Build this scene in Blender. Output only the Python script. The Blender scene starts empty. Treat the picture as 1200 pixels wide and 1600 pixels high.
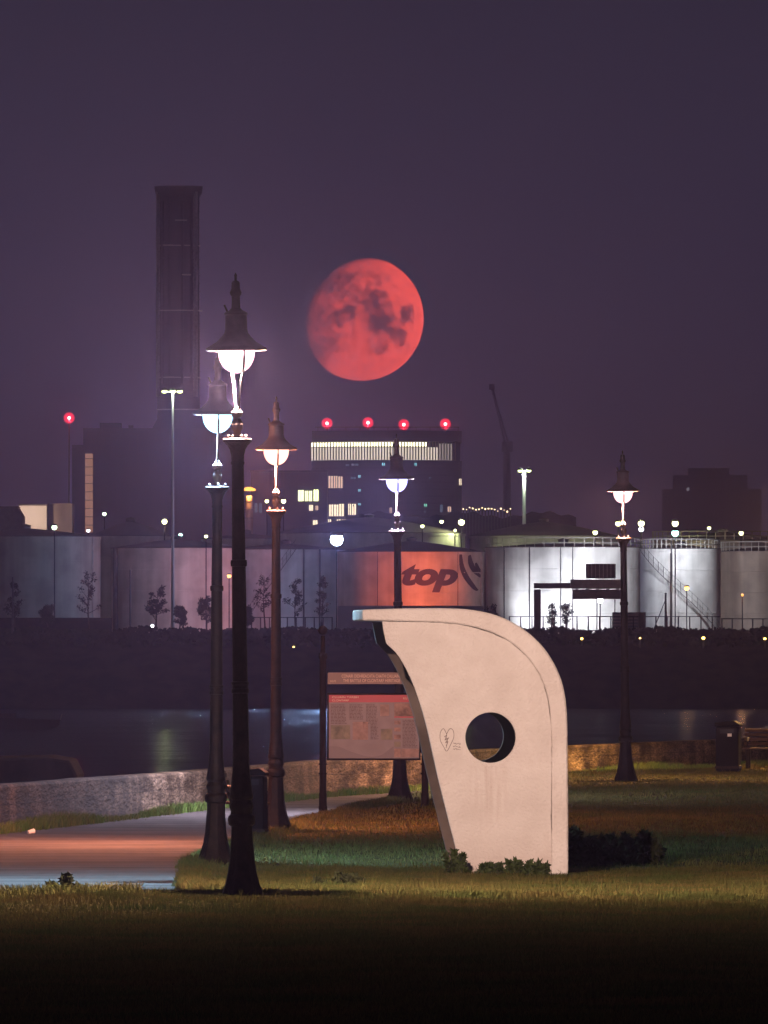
import bpy, bmesh, math, random
import numpy as np
from mathutils import Vector, Matrix
R = math.radians
S = bpy.context.scene
C = S.collection

# ------------------------------------------------------------------ camera
F = 21200.0            # focal length in pixels of a 1200 x 1600 frame
CAMZ, HZ = 2.2, 1019.0 # eye height, pixel row of the horizon
cam = bpy.data.cameras.new('camera'); cam.sensor_width = 36.0
cam.lens = F * 36.0 / 1600.0
cam.clip_start = 1.0; cam.clip_end = 200000.0
co = bpy.data.objects.new('camera', cam); C.objects.link(co)
co.location = (0, 0, CAMZ)
co.rotation_euler = (R(90) + math.atan((HZ - 800) / F), 0, 0)
S.camera = co

# ------------------------------------------------------------------ render settings
S.render.engine = 'CYCLES'
cy = S.cycles
cy.use_denoising = True
try: cy.denoiser = 'OPENIMAGEDENOISE'
except Exception: pass
cy.use_light_tree = True
cy.max_bounces = 6; cy.diffuse_bounces = 2; cy.glossy_bounces = 3
cy.transparent_max_bounces = 12; cy.volume_bounces = 0; cy.transmission_bounces = 3
cy.sample_clamp_indirect = 2.0; cy.sample_clamp_direct = 0.0
cy.caustics_reflective = False; cy.caustics_refractive = False
S.view_settings.view_transform = 'Standard'; S.view_settings.look = 'None'
S.view_settings.exposure = 0.0; S.view_settings.gamma = 1.0

# ------------------------------------------------------------------ sky
W = bpy.data.worlds.new('World'); S.world = W; W.use_nodes = True
nt = W.node_tree; nt.nodes.clear()
out = nt.nodes.new('ShaderNodeOutputWorld')
sky = nt.nodes.new('ShaderNodeTexSky'); sky.sky_type = 'NISHITA'; sky.sun_disc = False
sky.sun_elevation = R(-20.0); sky.sun_rotation = R(158.0)
tc = nt.nodes.new('ShaderNodeTexCoord'); sp = nt.nodes.new('ShaderNodeSeparateXYZ')
nt.links.new(tc.outputs['Generated'], sp.inputs[0])
mr = nt.nodes.new('ShaderNodeMapRange')
mr.inputs[1].default_value = -0.01; mr.inputs[2].default_value = 0.30
nt.links.new(sp.outputs[2], mr.inputs[0])
cr = nt.nodes.new('ShaderNodeValToRGB')
els = cr.color_ramp.elements
els[0].position = 0.0; els[0].color = (0.0830, 0.0548, 0.1086, 1)
els[1].position = 1.0; els[1].color = (0.0079, 0.0060, 0.0110, 1)
e = els.new(0.09); e.color = (0.0613, 0.0430, 0.0843, 1)
e = els.new(0.14); e.color = (0.0442, 0.0324, 0.0638, 1)
e = els.new(0.19); e.color = (0.0333, 0.0261, 0.0487, 1)
e = els.new(0.40); e.color = (0.0163, 0.0133, 0.0253, 1)
nt.links.new(mr.outputs[0], cr.inputs[0])
b1 = nt.nodes.new('ShaderNodeBackground'); b1.inputs[1].default_value = 1.0
nt.links.new(cr.outputs[0], b1.inputs[0])
b2 = nt.nodes.new('ShaderNodeBackground'); b2.inputs[1].default_value = 0.05
nt.links.new(sky.outputs[0], b2.inputs[0])
ad = nt.nodes.new('ShaderNodeAddShader')
nt.links.new(b1.outputs[0], ad.inputs[0]); nt.links.new(b2.outputs[0], ad.inputs[1])
nt.links.new(ad.outputs[0], out.inputs[0])

# ------------------------------------------------------------------ the sun, below the horizon: it reaches only the moon
sl = bpy.data.lights.new('sun', 'SUN'); sl.energy = 18.0; sl.angle = R(0.5); sl.color = (1.0, 0.095, 0.050)
so = bpy.data.objects.new('sun', sl); C.objects.link(so)
so.rotation_euler = Vector((-0.45, 0.83, 0.24)).to_track_quat('-Z', 'Y').to_euler()
moon_col = bpy.data.collections.new('moonlit')   # the earth's own shadow keeps the sun off everything else
try: so.light_linking.receiver_collection = moon_col
except Exception: pass

# ------------------------------------------------------------------ helpers
def at(px, py, d):
    return Vector(((px - 600) / F * d, d, CAMZ + (HZ - py) / F * d))
def ground_at(px, py, z=0.0):
    d = F * (CAMZ - z) / (py - HZ)
    return Vector(((px - 600) / F * d, d, z))

class MB:
    def __init__(s): s.v = []; s.f = []
    def add(s, vs, fs):
        o = len(s.v); s.v += [tuple(p) for p in vs]; s.f += [tuple(i + o for i in f) for f in fs]; return s
    def box(s, x0, x1, y0, y1, z0, z1):
        vs = [(x, y, z) for z in (z0, z1) for y in (y0, y1) for x in (x0, x1)]
        return s.add(vs, [(0, 2, 3, 1), (4, 5, 7, 6), (0, 1, 5, 4), (2, 6, 7, 3), (0, 4, 6, 2), (1, 3, 7, 5)])
    def lathe(s, prof, n=24, c=(0, 0), ph=0.0, caps=True):
        vs = []
        for r, z in prof:
            for k in range(n):
                a = 2 * math.pi * (k + ph) / n
                vs.append((c[0] + r * math.cos(a), c[1] + r * math.sin(a), z))
        fs = []
        for i in range(len(prof) - 1):
            for k in range(n):
                a, b = i * n + k, i * n + (k + 1) % n
                fs.append((a, b, b + n, a + n))
        if caps:
            fs.append(tuple(range(n - 1, -1, -1))); o = (len(prof) - 1) * n
            fs.append(tuple(range(o, o + n)))
        return s.add(vs, fs)
    def tube(s, pts, r, n=8, caps=True):
        pts = [Vector(p) for p in pts]; rs = r if isinstance(r, (list, tuple)) else [r] * len(pts)
        vs = []
        for i, p in enumerate(pts):
            t = (pts[min(i + 1, len(pts) - 1)] - pts[max(i - 1, 0)]).normalized()
            u = t.cross(Vector((0, 0, 1)))
            if u.length < 1e-3: u = Vector((1, 0, 0))
            u.normalize(); w = t.cross(u)
            for k in range(n):
                a = 2 * math.pi * k / n
                vs.append(p + rs[i] * (math.cos(a) * u + math.sin(a) * w))
        fs = []
        for i in range(len(pts) - 1):
            for k in range(n):
                a, b = i * n + k, i * n + (k + 1) % n
                fs.append((a, b, b + n, a + n))
        if caps:
            fs.append(tuple(range(n - 1, -1, -1))); o = (len(pts) - 1) * n
            fs.append(tuple(range(o, o + n)))
        return s.add(vs, fs)
    def ball(s, c, r, n=10, sz=1.0):
        m = n // 2
        prof = [(max(1e-4, r * math.sin(math.pi * i / m)), c[2] - sz * r * math.cos(math.pi * i / m)) for i in range(m + 1)]
        return s.lathe(prof, n, (c[0], c[1]), caps=False)
    def prism(s, poly, y0, y1):   # polygon in xz, pushed from y0 to y1
        n = len(poly)
        vs = [(x, y0, z) for x, z in poly] + [(x, y1, z) for x, z in poly]
        fs = [tuple(range(n)), tuple(range(2 * n - 1, n - 1, -1))]
        fs += [(i, i + n, (i + 1) % n + n, (i + 1) % n) for i in range(n)]
        return s.add(vs, fs)
    def quad(s, c, u, w):
        c, u, w = Vector(c), Vector(u), Vector(w)
        return s.add([c - u - w, c + u - w, c + u + w, c - u + w], [(0, 1, 2, 3)])
    def build(s, name, m, parent=None, smooth=False, bevel=0.0, loc=None):
        me = bpy.data.meshes.new(name); me.from_pydata(s.v, [], s.f); me.validate()
        bm = bmesh.new(); bm.from_mesh(me); bmesh.ops.recalc_face_normals(bm, faces=bm.faces[:])
        bm.to_mesh(me); bm.free()
        me.materials.append(m)
        if smooth:
            me.polygons.foreach_set('use_smooth', [True] * len(me.polygons))
            try: me.set_sharp_from_angle(angle=R(40))
            except Exception: pass
        o = bpy.data.objects.new(name, me); C.objects.link(o)
        if parent: o.parent = parent
        if loc is not None: o.location = loc
        if bevel:
            b = o.modifiers.new('bevel', 'BEVEL'); b.width = bevel; b.segments = 2; b.limit_method = 'ANGLE'
        return o

def tag(o, label, cat, group=None, kind=None):
    if label: o['label'] = label
    if cat: o['category'] = cat
    if group: o['group'] = group
    if kind: o['kind'] = kind
    return o
def thing(name, label, cat, loc, rz=0.0, group=None):
    o = bpy.data.objects.new(name, None); o.empty_display_size = 0.2; C.objects.link(o)
    o.location = loc; o.rotation_euler = (0, 0, rz)
    return tag(o, label, cat, group)
def copy_tree(o, parent=None):
    c = o.copy(); C.objects.link(c)
    if parent: c.parent = parent
    for ch in [k for k in bpy.data.objects if k.parent == o]:
        copy_tree(ch, c)
    return c
def lamp(parent, loc, power, col, radius=0.1, kind='POINT', aim=None, size=60, blend=0.5, wing=None, shield=1.0):
    l = bpy.data.lights.new('light', kind); l.energy = power; l.color = col; l.shadow_soft_size = radius
    if kind == 'SPOT': l.spot_size = R(size); l.spot_blend = blend
    if wing:      # a street lantern's optic: most light thrown outwards, least straight down
        l.use_nodes = True; q = l.node_tree; em = q.nodes['Emission']
        t_ = q.nodes.new('ShaderNodeTexCoord'); s_ = q.nodes.new('ShaderNodeSeparateXYZ'); q.links.new(t_.outputs['Normal'], s_.inputs[0])
        m_ = q.nodes.new('ShaderNodeMapRange'); m_.inputs[1].default_value = -1.0; m_.inputs[2].default_value = -0.25; m_.inputs[3].default_value = wing; m_.inputs[4].default_value = 1.0
        q.links.new(s_.outputs[2], m_.inputs[0])
        h_ = q.nodes.new('ShaderNodeMapRange'); h_.interpolation_type = 'SMOOTHSTEP'; h_.inputs[1].default_value = -0.1; h_.inputs[2].default_value = 0.6; h_.inputs[3].default_value = 1.0; h_.inputs[4].default_value = shield   # less light towards the lawn side
        q.links.new(s_.outputs[0], h_.inputs[0]); x_ = q.nodes.new('ShaderNodeMath'); x_.operation = 'MULTIPLY'
        q.links.new(m_.outputs[0], x_.inputs[0]); q.links.new(h_.outputs[0], x_.inputs[1]); q.links.new(x_.outputs[0], em.inputs[1])
    o = bpy.data.objects.new('light', l); C.objects.link(o); o.parent = parent; o.location = loc
    if aim is not None: o.rotation_euler = Vector(aim).to_track_quat('-Z', 'Y').to_euler()
    return o

# ------------------------------------------------------------------ materials
def mat(name, c0, c1=None, rough=0.7, scale=3.0, bump=0.0, bscale=None, metal=0.0, stretch=None, detail=6.0, lo=0.35, hi=0.65, spec=0.5):
    m = bpy.data.materials.new(name); m.use_nodes = True
    n = m.node_tree; p = n.nodes['Principled BSDF']
    p.inputs['Roughness'].default_value = rough; p.inputs['Metallic'].default_value = metal
    p.inputs['Specular IOR Level'].default_value = spec
    p.inputs['Base Color'].default_value = (*c0, 1)
    t = n.nodes.new('ShaderNodeTexCoord'); mp = n.nodes.new('ShaderNodeMapping')
    if stretch: mp.inputs['Scale'].default_value = stretch
    n.links.new(t.outputs['Object'], mp.inputs[0])
    if c1 is not None:
        x = n.nodes.new('ShaderNodeTexNoise'); x.inputs['Scale'].default_value = scale; x.inputs['Detail'].default_value = detail
        n.links.new(mp.outputs[0], x.inputs['Vector'])
        r = n.nodes.new('ShaderNodeValToRGB')
        r.color_ramp.elements[0].position = lo; r.color_ramp.elements[0].color = (*c0, 1)
        r.color_ramp.elements[1].position = hi; r.color_ramp.elements[1].color = (*c1, 1)
        n.links.new(x.outputs[0], r.inputs[0]); n.links.new(r.outputs[0], p.inputs['Base Color'])
    if bump:
        y = n.nodes.new('ShaderNodeTexNoise'); y.inputs['Scale'].default_value = bscale or scale * 4; y.inputs['Detail'].default_value = 8
        n.links.new(mp.outputs[0], y.inputs['Vector'])
        b = n.nodes.new('ShaderNodeBump'); b.inputs['Strength'].default_value = bump; b.inputs['Distance'].default_value = 0.05
        n.links.new(y.outputs[0], b.inputs['Height']); n.links.new(b.outputs[0], p.inputs['Normal'])
    return m
def glow(name, col, st):
    m = bpy.data.materials.new(name); m.use_nodes = True
    n = m.node_tree; n.nodes.clear()
    o = n.nodes.new('ShaderNodeOutputMaterial'); e = n.nodes.new('ShaderNodeEmission')
    e.inputs[0].default_value = (*col, 1); e.inputs[1].default_value = st
    n.links.new(e.outputs[0], o.inputs[0])
    return m

M = {}
M['iron'] = mat('painted_iron', (0.010, 0.006, 0.005), (0.022, 0.013, 0.010), rough=0.5, spec=0.16, scale=9, bump=0.25, bscale=40)
M['lantern'] = mat('lantern_metal', (0.045, 0.032, 0.030), (0.07, 0.05, 0.045), rough=0.5, scale=12)
M['plaster'] = mat('painted_render', (0.70, 0.65, 0.60), (0.80, 0.76, 0.71), rough=0.9, scale=2.4, bump=0.45, bscale=34, detail=12, spec=0.2)
m_ = M['plaster'].copy(); m_.name = 'weathered_render'; M['plaster_in'] = m_; n = m_.node_tree; p = n.nodes['Principled BSDF']
src = p.inputs['Base Color'].links[0].from_socket; t = n.nodes.new('ShaderNodeTexCoord')
def mth(op, a, b=None, clamp=False):
    k = n.nodes.new('ShaderNodeMath'); k.operation = op; k.use_clamp = clamp
    for i_, q in enumerate((a, b)):
        if q is None: continue
        if isinstance(q, (int, float)): k.inputs[i_].default_value = q
        else: n.links.new(q, k.inputs[i_])
    return k.outputs[0]
sx = n.nodes.new('ShaderNodeSeparateXYZ'); n.links.new(t.outputs['Object'], sx.inputs[0])
mp = n.nodes.new('ShaderNodeMapping'); mp.inputs['Scale'].default_value = (26, 3, 1.6); n.links.new(t.outputs['Object'], mp.inputs[0])
ns = n.nodes.new('ShaderNodeTexNoise'); ns.inputs['Scale'].default_value = 1; ns.inputs['Detail'].default_value = 8; n.links.new(mp.outputs[0], ns.inputs['Vector'])
gx = mth('POWER', 2.718, mth('MULTIPLY', mth('POWER', mth('DIVIDE', mth('ABSOLUTE', mth('SUBTRACT', sx.outputs[0], .15)), .16), 2.0), -1.0))   # run of rust under the porthole
gz = mth('MULTIPLY', mth('MULTIPLY', mth('SUBTRACT', 1.12, sx.outputs[2]), 12.0, True), mth('MULTIPLY', mth('SUBTRACT', sx.outputs[2], .35), 2.2, True))
rust = mth('MULTIPLY', mth('MULTIPLY', gx, gz), mth('MULTIPLY', mth('SUBTRACT', ns.outputs[0], .38), 2.6, True))
n3 = n.nodes.new('ShaderNodeTexNoise'); n3.inputs['Scale'].default_value = 2.3; n3.inputs['Detail'].default_value = 11; n3.inputs['Roughness'].default_value = .65; n.links.new(t.outputs['Object'], n3.inputs['Vector'])
foot = mth('MULTIPLY', mth('SUBTRACT', .42, sx.outputs[2]), 1.6, True)
dirt = mth('MULTIPLY', mth('SUBTRACT', n3.outputs[0], .52), 1.6, True)
amt = mth('ADD', mth('MULTIPLY', rust, .42), mth('ADD', mth('MULTIPLY', dirt, .62), mth('MULTIPLY', foot, .35)), True)
mx_ = n.nodes.new('ShaderNodeMixRGB'); n.links.new(amt, mx_.inputs[0]); n.links.new(src, mx_.inputs[1]); mx_.inputs[2].default_value = (.40, .26, .20, 1); n.links.new(mx_.outputs[0], p.inputs['Base Color'])
M['stain'] = mat('stained_joint', (0.16, 0.12, 0.10), (0.5, 0.44, 0.4), rough=0.9, scale=9)
M['ink'] = mat('marker_ink', (0.26, 0.21, 0.19), rough=0.8)
M['wall'] = mat('sea_wall_concrete', (0.026, 0.017, 0.011), (0.15, 0.104, 0.070), rough=0.95, scale=1.0, bump=1.0, bscale=5, stretch=(2.0, 0.42, 3.4), detail=14, lo=0.36, hi=0.68, spec=0.1)
n = M['wall'].node_tree; p = n.nodes['Principled BSDF']; src = p.inputs['Base Color'].links[0].from_socket
t = n.nodes.new('ShaderNodeTexCoord')
def wn(sc, det, lo, hi, a, b):
    mp = n.nodes.new('ShaderNodeMapping'); mp.inputs['Scale'].default_value = sc; n.links.new(t.outputs['Object'], mp.inputs[0])
    x = n.nodes.new('ShaderNodeTexNoise'); x.inputs['Scale'].default_value = 1; x.inputs['Detail'].default_value = det; n.links.new(mp.outputs[0], x.inputs['Vector'])
    m = n.nodes.new('ShaderNodeMapRange'); m.inputs[1].default_value = lo; m.inputs[2].default_value = hi; m.inputs[3].default_value = a; m.inputs[4].default_value = b; n.links.new(x.outputs[0], m.inputs[0]); return m.outputs[0]
def mulc(c, f):
    k = n.nodes.new('ShaderNodeMixRGB'); k.blend_type = 'MULTIPLY'; k.inputs[0].default_value = 1; n.links.new(c, k.inputs[1]); n.links.new(f, k.inputs[2]); return k.outputs[0]
c = mulc(src, wn((2, 1.1, .5), 6, .40, .60, .55, 1.15))        # drips
c = mulc(c, wn((20, 4.5, 34), 3, .35, .65, .45, 1.5))          # grit
sx = n.nodes.new('ShaderNodeSeparateXYZ'); n.links.new(t.outputs['Object'], sx.inputs[0])
a_ = n.nodes.new('ShaderNodeMath'); a_.operation = 'SUBTRACT'; n.links.new(sx.outputs[2], a_.inputs[0]); a_.inputs[1].default_value = .16
b_ = n.nodes.new('ShaderNodeMath'); b_.operation = 'ABSOLUTE'; n.links.new(a_.outputs[0], b_.inputs[0])
m = n.nodes.new('ShaderNodeMapRange'); m.inputs[1].default_value = .004; m.inputs[2].default_value = .012; m.inputs[3].default_value = .5; m.inputs[4].default_value = 1; n.links.new(b_.outputs[0], m.inputs[0])
n.links.new(mulc(c, m.outputs[0]), p.inputs['Base Color'])
M['path'] = mat('path_tarmac', (0.032, 0.028, 0.026), (0.085, 0.074, 0.070), rough=0.95, scale=1.3, bump=1.0, bscale=16, stretch=(0.35, 1, 1), detail=14, spec=0.15)
M['soil'] = mat('lawn_soil', (0.030, 0.027, 0.012), (0.045, 0.038, 0.015), rough=0.95, scale=2.0, spec=0.0)
M['black'] = mat('black_paint', (0.007, 0.0062, 0.007), rough=0.8, spec=0.08)
M['darkwood'] = mat('dark_timber', (0.05, 0.03, 0.02), (0.09, 0.055, 0.035), rough=0.75, scale=6, stretch=(1, 8, 8), spec=0.1)
M['tankw'] = mat('white_tank_paint', (0.66, 0.65, 0.66), (0.78, 0.77, 0.77), rough=0.6, scale=0.35, stretch=(1, 1, 0.15), detail=8)
M['tankg'] = mat('grey_tank_paint', (0.30, 0.32, 0.30), (0.42, 0.43, 0.41), rough=0.7, scale=0.3, stretch=(1, 1, 0.15), detail=8)
M['tankb'] = mat('tan_tank_paint', (0.20, 0.15, 0.125), (0.34, 0.27, 0.23), rough=0.7, scale=0.4, stretch=(1, 1, 0.12), detail=8)
M['tanko'] = mat('cream_tank_paint', (0.55, 0.50, 0.46), (0.64, 0.60, 0.56), rough=0.65, scale=0.3, stretch=(1, 1, 0.15), detail=8)
M['roof'] = mat('tank_roof_felt', (0.055, 0.05, 0.055), (0.09, 0.08, 0.08), rough=0.8, scale=0.5)
M['steel'] = mat('galvanised_steel', (0.30, 0.30, 0.31), (0.42, 0.42, 0.43), rough=0.5, scale=2)
M['dsteel'] = mat('dark_steel', (0.045, 0.045, 0.05), (0.08, 0.08, 0.085), rough=0.6, scale=2)
M['logo'] = mat('dark_letter_paint', (0.05, 0.02, 0.025), rough=0.6)
M['bank'] = mat('bank_scrub', (0.012, 0.011, 0.010), (0.035, 0.032, 0.024), rough=0.95, spec=0.0, scale=0.6, bump=0.8, bscale=2.0)
M['port'] = mat('port_yard', (0.12, 0.115, 0.11), (0.18, 0.17, 0.16), rough=0.9, scale=0.2)
M['stone'] = mat('dark_stone', (0.010, 0.009, 0.010), (0.024, 0.022, 0.022), rough=0.95, scale=2, bump=0.8, spec=0.05)
M['station'] = mat('dark_cladding', (0.05, 0.055, 0.075), (0.08, 0.085, 0.11), rough=0.7, scale=0.05, stretch=(4, 4, 0.2))
M['chimney'] = mat('chimney_concrete', (0.05, 0.042, 0.045), (0.11, 0.09, 0.09), rough=0.9, scale=0.09, stretch=(2, 2, 0.35), detail=8)
M['office'] = mat('office_facade', (0.05, 0.05, 0.065), (0.085, 0.085, 0.105), rough=0.4, scale=0.1)
M['glass'] = mat('dark_window_glass', (0.02, 0.022, 0.03), rough=0.15)
M['fin'] = mat('facade_fin', (0.40, 0.38, 0.36), rough=0.5)
M['bark'] = mat('bark', (0.03, 0.024, 0.02), (0.06, 0.05, 0.04), rough=0.95, scale=4)
M['leaf'] = mat('leaf', (0.022, 0.028, 0.013), (0.042, 0.048, 0.021), rough=0.9, scale=1.5, spec=0.0)
M['leafg'] = mat('leaf_green', (0.045, 0.07, 0.025), (0.08, 0.10, 0.04), rough=0.75, scale=3, spec=0.05)
M['paper'] = mat('paper', (0.75, 0.74, 0.72), rough=0.7)
M['skin'] = mat('sign_face', (0.095, 0.115, 0.145), (0.115, 0.138, 0.17), rough=0.5, scale=5)
M['signbar'] = mat('sign_header_face', (0.075, 0.07, 0.07), rough=0.5)
M['signred'] = mat('sign_red_band', (0.22, 0.014, 0.04), rough=0.5)
M['signtxt'] = mat('sign_text_ink', (0.035, 0.035, 0.04), rough=0.6)
M['signlite'] = mat('sign_pale_lettering', (0.38, 0.35, 0.30), rough=0.6)
M['pic1'] = mat('sign_picture_green', (0.05, 0.08, 0.07), (0.14, 0.17, 0.14), rough=0.6, scale=8)
M['pic2'] = mat('sign_picture_pale', (0.20, 0.18, 0.18), (0.13, 0.12, 0.12), rough=0.6, scale=14)
M['pic3'] = mat('sign_picture_dark', (0.06, 0.05, 0.05), (0.2, 0.17, 0.16), rough=0.6, scale=12)

for key in ('tankw', 'tanko', 'tankb', 'tankg'):
    n = M[key].node_tree; p = n.nodes['Principled BSDF']; c = p.inputs['Base Color'].links[0].from_socket; t = n.nodes.new('ShaderNodeTexCoord')
    c = mulc(c, wn((1.1, 1.1, .07), 9, .38, .62, .84, 1.04)); c = mulc(c, wn((.5, .5, .5), 8, .38, .6, .78, 1.05)); n.links.new(c, p.inputs['Base Color'])

for key in ('stone', 'bank', 'port'):      # dry rough ground: no sheen at all
    n = M[key].node_tree; p = n.nodes['Principled BSDF']; q = n.nodes.new('ShaderNodeBsdfDiffuse'); q.inputs['Roughness'].default_value = 1
    n.links.new(p.inputs['Base Color'].links[0].from_socket, q.inputs[0]); n.links.new(q.outputs[0], n.nodes['Material Output'].inputs[0])

# ------------------------------------------------------------------ land forms
EY = [122, 127, 141, 147.6, 166, 178.7, 183.6, 202, 211, 240, 246.8, 257.7, 270, 320]
EX = [-1.55, -1.89, -2.1, -1.9, -1.57, -1.1, -0.69, 0.10, 1.0, 3.3, 4.66, 6.3, 8.5, 17]
WY = [90, 120, 150, 163, 181, 195, 209, 225, 233, 264, 281, 300, 330]
WX = [-20, -13, -8.2, -6.8, -5.1, -3.8, -2.66, -1.06, 0.2, 3.6, 6.9, 11, 18]
def xe(y): return np.interp(y, EY, EX)
def xw(y): return np.interp(y, WY, WX)
def front(x): return 121.6 + 0.35 * np.sin(x * 2.3) + 0.2 * np.sin(x * 5.1 + 1)
def is_lawn(x, y):
    w = 0.05 * np.sin(y * 1.7) + 0.03 * np.sin(y * 4.3 + 1)
    return (y < front(x)) | (x > xe(y) + w)
def lawn_z(x, y):
    z = 0.02 * np.sin(x * 0.9 + y * 0.07) + 0.018 * np.sin(y * 0.21 + 1.3) - 0.02
    z = z + 0.16 * np.exp(-((x - 0.75) / 1.0) ** 2 - ((y - 187) / 7.0) ** 2)
    z = z + 0.10 * np.exp(-((x + 2.6) / 1.0) ** 2 - ((y - 117.5) / 2.5) ** 2)
    return z
PZ = -0.20

def sheet(name, xs, ys, zf, m):
    X, Y = np.meshgrid(xs, ys); Z = zf(X, Y)
    v = np.stack([X, Y, Z], -1).reshape(-1, 3); nx, ny = len(xs), len(ys)
    i = np.arange((ny - 1) * nx).reshape(ny - 1, nx)[:, :-1].ravel()
    f = np.stack([i, i + 1, i + 1 + nx, i + nx], -1)
    me = bpy.data.meshes.new(name)
    me.vertices.add(len(v)); me.vertices.foreach_set('co', v.ravel())
    me.loops.add(len(f) * 4); me.loops.foreach_set('vertex_index', f.ravel().astype(np.int32))
    me.polygons.add(len(f)); me.polygons.foreach_set('loop_start', np.arange(0, len(f) * 4, 4, dtype=np.int32))
    me.update(); me.validate(); me.materials.append(m)
    me.polygons.foreach_set('use_smooth', [True] * len(f))
    o = bpy.data.objects.new(name, me); C.objects.link(o); o['kind'] = 'structure'
    return o
def hz(x, y):
    z = np.where(is_lawn(x, y), lawn_z(x, y), PZ - 0.03)
    return np.where(x < xw(y) - 0.1, -4.5, z)
sheet('lawn', np.concatenate([np.arange(-30, -6, 1.0), np.arange(-6, 10, 0.1), np.arange(10, 40.1, 1.0)]), np.arange(-40, 330.01, 0.5), hz, M['soil'])

# path: a strip between the lawn edge and the sea wall
mb = MB(); ys = np.arange(112, 330.1, 1.0)
for i, y in enumerate(ys):
    l, r = float(xw(y)), float(xe(max(y, 122))) + 0.35
    for k in range(9):
        t = k / 8; mb.v.append((l + (r - l) * t, float(y), PZ))
    if i:
        for k in range(8):
            a = (i - 1) * 9 + k; mb.f.append((a, a + 1, a + 10, a + 9))
tag(mb.build('path', M['path']), None, None, kind='structure')

# seabed far out to the horizon, and the water
mb = MB(); g = 60000
mb.add([(-g, -g, -8), (g, -g, -8), (g, 26000, -8), (-g, 26000, -8)], [(0, 1, 2, 3)])
tag(mb.build('ground', M['stone']), None, None, kind='structure')
wm = bpy.data.materials.new('sea_water'); wm.use_nodes = True
n = wm.node_tree; p = n.nodes['Principled BSDF']
p.inputs['Base Color'].default_value = (0.006, 0.006, 0.012, 1); p.inputs['Roughness'].default_value = 0.16
p.inputs['IOR'].default_value = 1.33; p.inputs['Specular IOR Level'].default_value = 0.22
t = n.nodes.new('ShaderNodeTexCoord')
prev = None
for sc, st, dist, strg in (((0.035, 0.010, 1), 1.0, 9.0, 1.0), ((0.10, 0.030, 1), 1.0, 4.0, 1.0), ((0.5, 0.14, 1), 1.0, 1.2, 1.0), ((2.2, 0.7, 1), 1.0, 0.3, 1.0)):
    mp = n.nodes.new('ShaderNodeMapping'); mp.inputs['Scale'].default_value = sc
    n.links.new(t.outputs['Object'], mp.inputs[0])
    x = n.nodes.new('ShaderNodeTexNoise'); x.inputs['Scale'].default_value = st; x.inputs['Detail'].default_value = 5
    n.links.new(mp.outputs[0], x.inputs['Vector'])
    b = n.nodes.new('ShaderNodeBump'); b.inputs['Strength'].default_value = strg; b.inputs['Distance'].default_value = dist
    n.links.new(x.outputs[0], b.inputs['Height'])
    if prev: n.links.new(prev.outputs[0], b.inputs['Normal'])
    prev = b
gl = n.nodes.new('ShaderNodeBsdfGlossy'); gl.inputs['Roughness'].default_value = .16; gl.inputs[0].default_value = (.9, .92, 1, 1); n.links.new(prev.outputs[0], gl.inputs['Normal'])
dw = n.nodes.new('ShaderNodeBsdfDiffuse'); dw.inputs[0].default_value = (.006, .006, .012, 1); mw = n.nodes.new('ShaderNodeMixShader'); mw.inputs[0].default_value = .20
n.links.new(dw.outputs[0], mw.inputs[1]); n.links.new(gl.outputs[0], mw.inputs[2]); n.links.new(mw.outputs[0], n.nodes['Material Output'].inputs[0])
WZ = -3.0
mb = MB(); mb.add([(-3000, -400, WZ), (3000, -400, WZ), (3000, 1262, WZ), (-3000, 1262, WZ)], [(0, 1, 2, 3)])
tag(mb.build('water', wm), None, None, kind='structure')

# far bank and the port's yard behind it
ZP = CAMZ + 29 * 1268 / F
rnd = random.Random(4)
mb = MB(); xs = np.linspace(-700, 700, 701); rows = [(1251, WZ - 0.6), (1254, -1.2), (1258, 0.9), (1262, 2.4), (1266, 3.5), (1270, ZP)]
for j, (y, z) in enumerate(rows):
    for i, x in enumerate(xs):
        mb.v.append((float(x), y + rnd.uniform(-.5, .5), z + (rnd.uniform(-.22, .22) if j < 5 else 0)))
for j in range(len(rows) - 1):
    for i in range(len(xs) - 1):
        a = j * len(xs) + i; mb.f.append((a, a + 1, a + 1 + len(xs), a + len(xs)))
tag(mb.build('far_bank', M['bank'], smooth=True), None, None, kind='structure')
mb = MB(); mb.add([(-3000, 1269.5, ZP - 0.01), (3000, 1269.5, ZP - 0.01), (3000, 13500, ZP - 0.01), (-3000, 13500, ZP - 0.01)], [(0, 1, 2, 3)])
tag(mb.build('port_ground', M['port']), None, None, kind='structure')

# ------------------------------------------------------------------ moon
MD = 60000.0
moonr = 97.5 / F * MD
mm = bpy.data.materials.new('moon_rock'); mm.use_nodes = True
n = mm.node_tree; n.nodes.clear()
o_ = n.nodes.new('ShaderNodeOutputMaterial'); t = n.nodes.new('ShaderNodeTexCoord')
nz = n.nodes.new('ShaderNodeTexNoise'); nz.inputs['Scale'].default_value = 3.2 / moonr; nz.inputs['Detail'].default_value = 12; nz.inputs['Roughness'].default_value = .7
n.links.new(t.outputs['Object'], nz.inputs['Vector'])
def vm(op, a=None, b=None, va=None, vb=None):
    k = n.nodes.new('ShaderNodeVectorMath'); k.operation = op
    if a: n.links.new(a, k.inputs[0])
    if va: k.inputs[0].default_value = va
    if b: n.links.new(b, k.inputs[1])
    if vb: k.inputs[1].default_value = vb
    return k
c1 = vm('SUBTRACT', nz.outputs['Color'], vb=(0.5, 0.5, 0.5)); c2 = vm('MULTIPLY', c1.outputs[0], vb=(0.5, 0, 0.5))
c3 = vm('MULTIPLY', t.outputs['Object'], vb=(1 / moonr, 0, 1 / moonr)); c4 = vm('ADD', c3.outputs[0], c2.outputs[0])
acc = None
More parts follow.
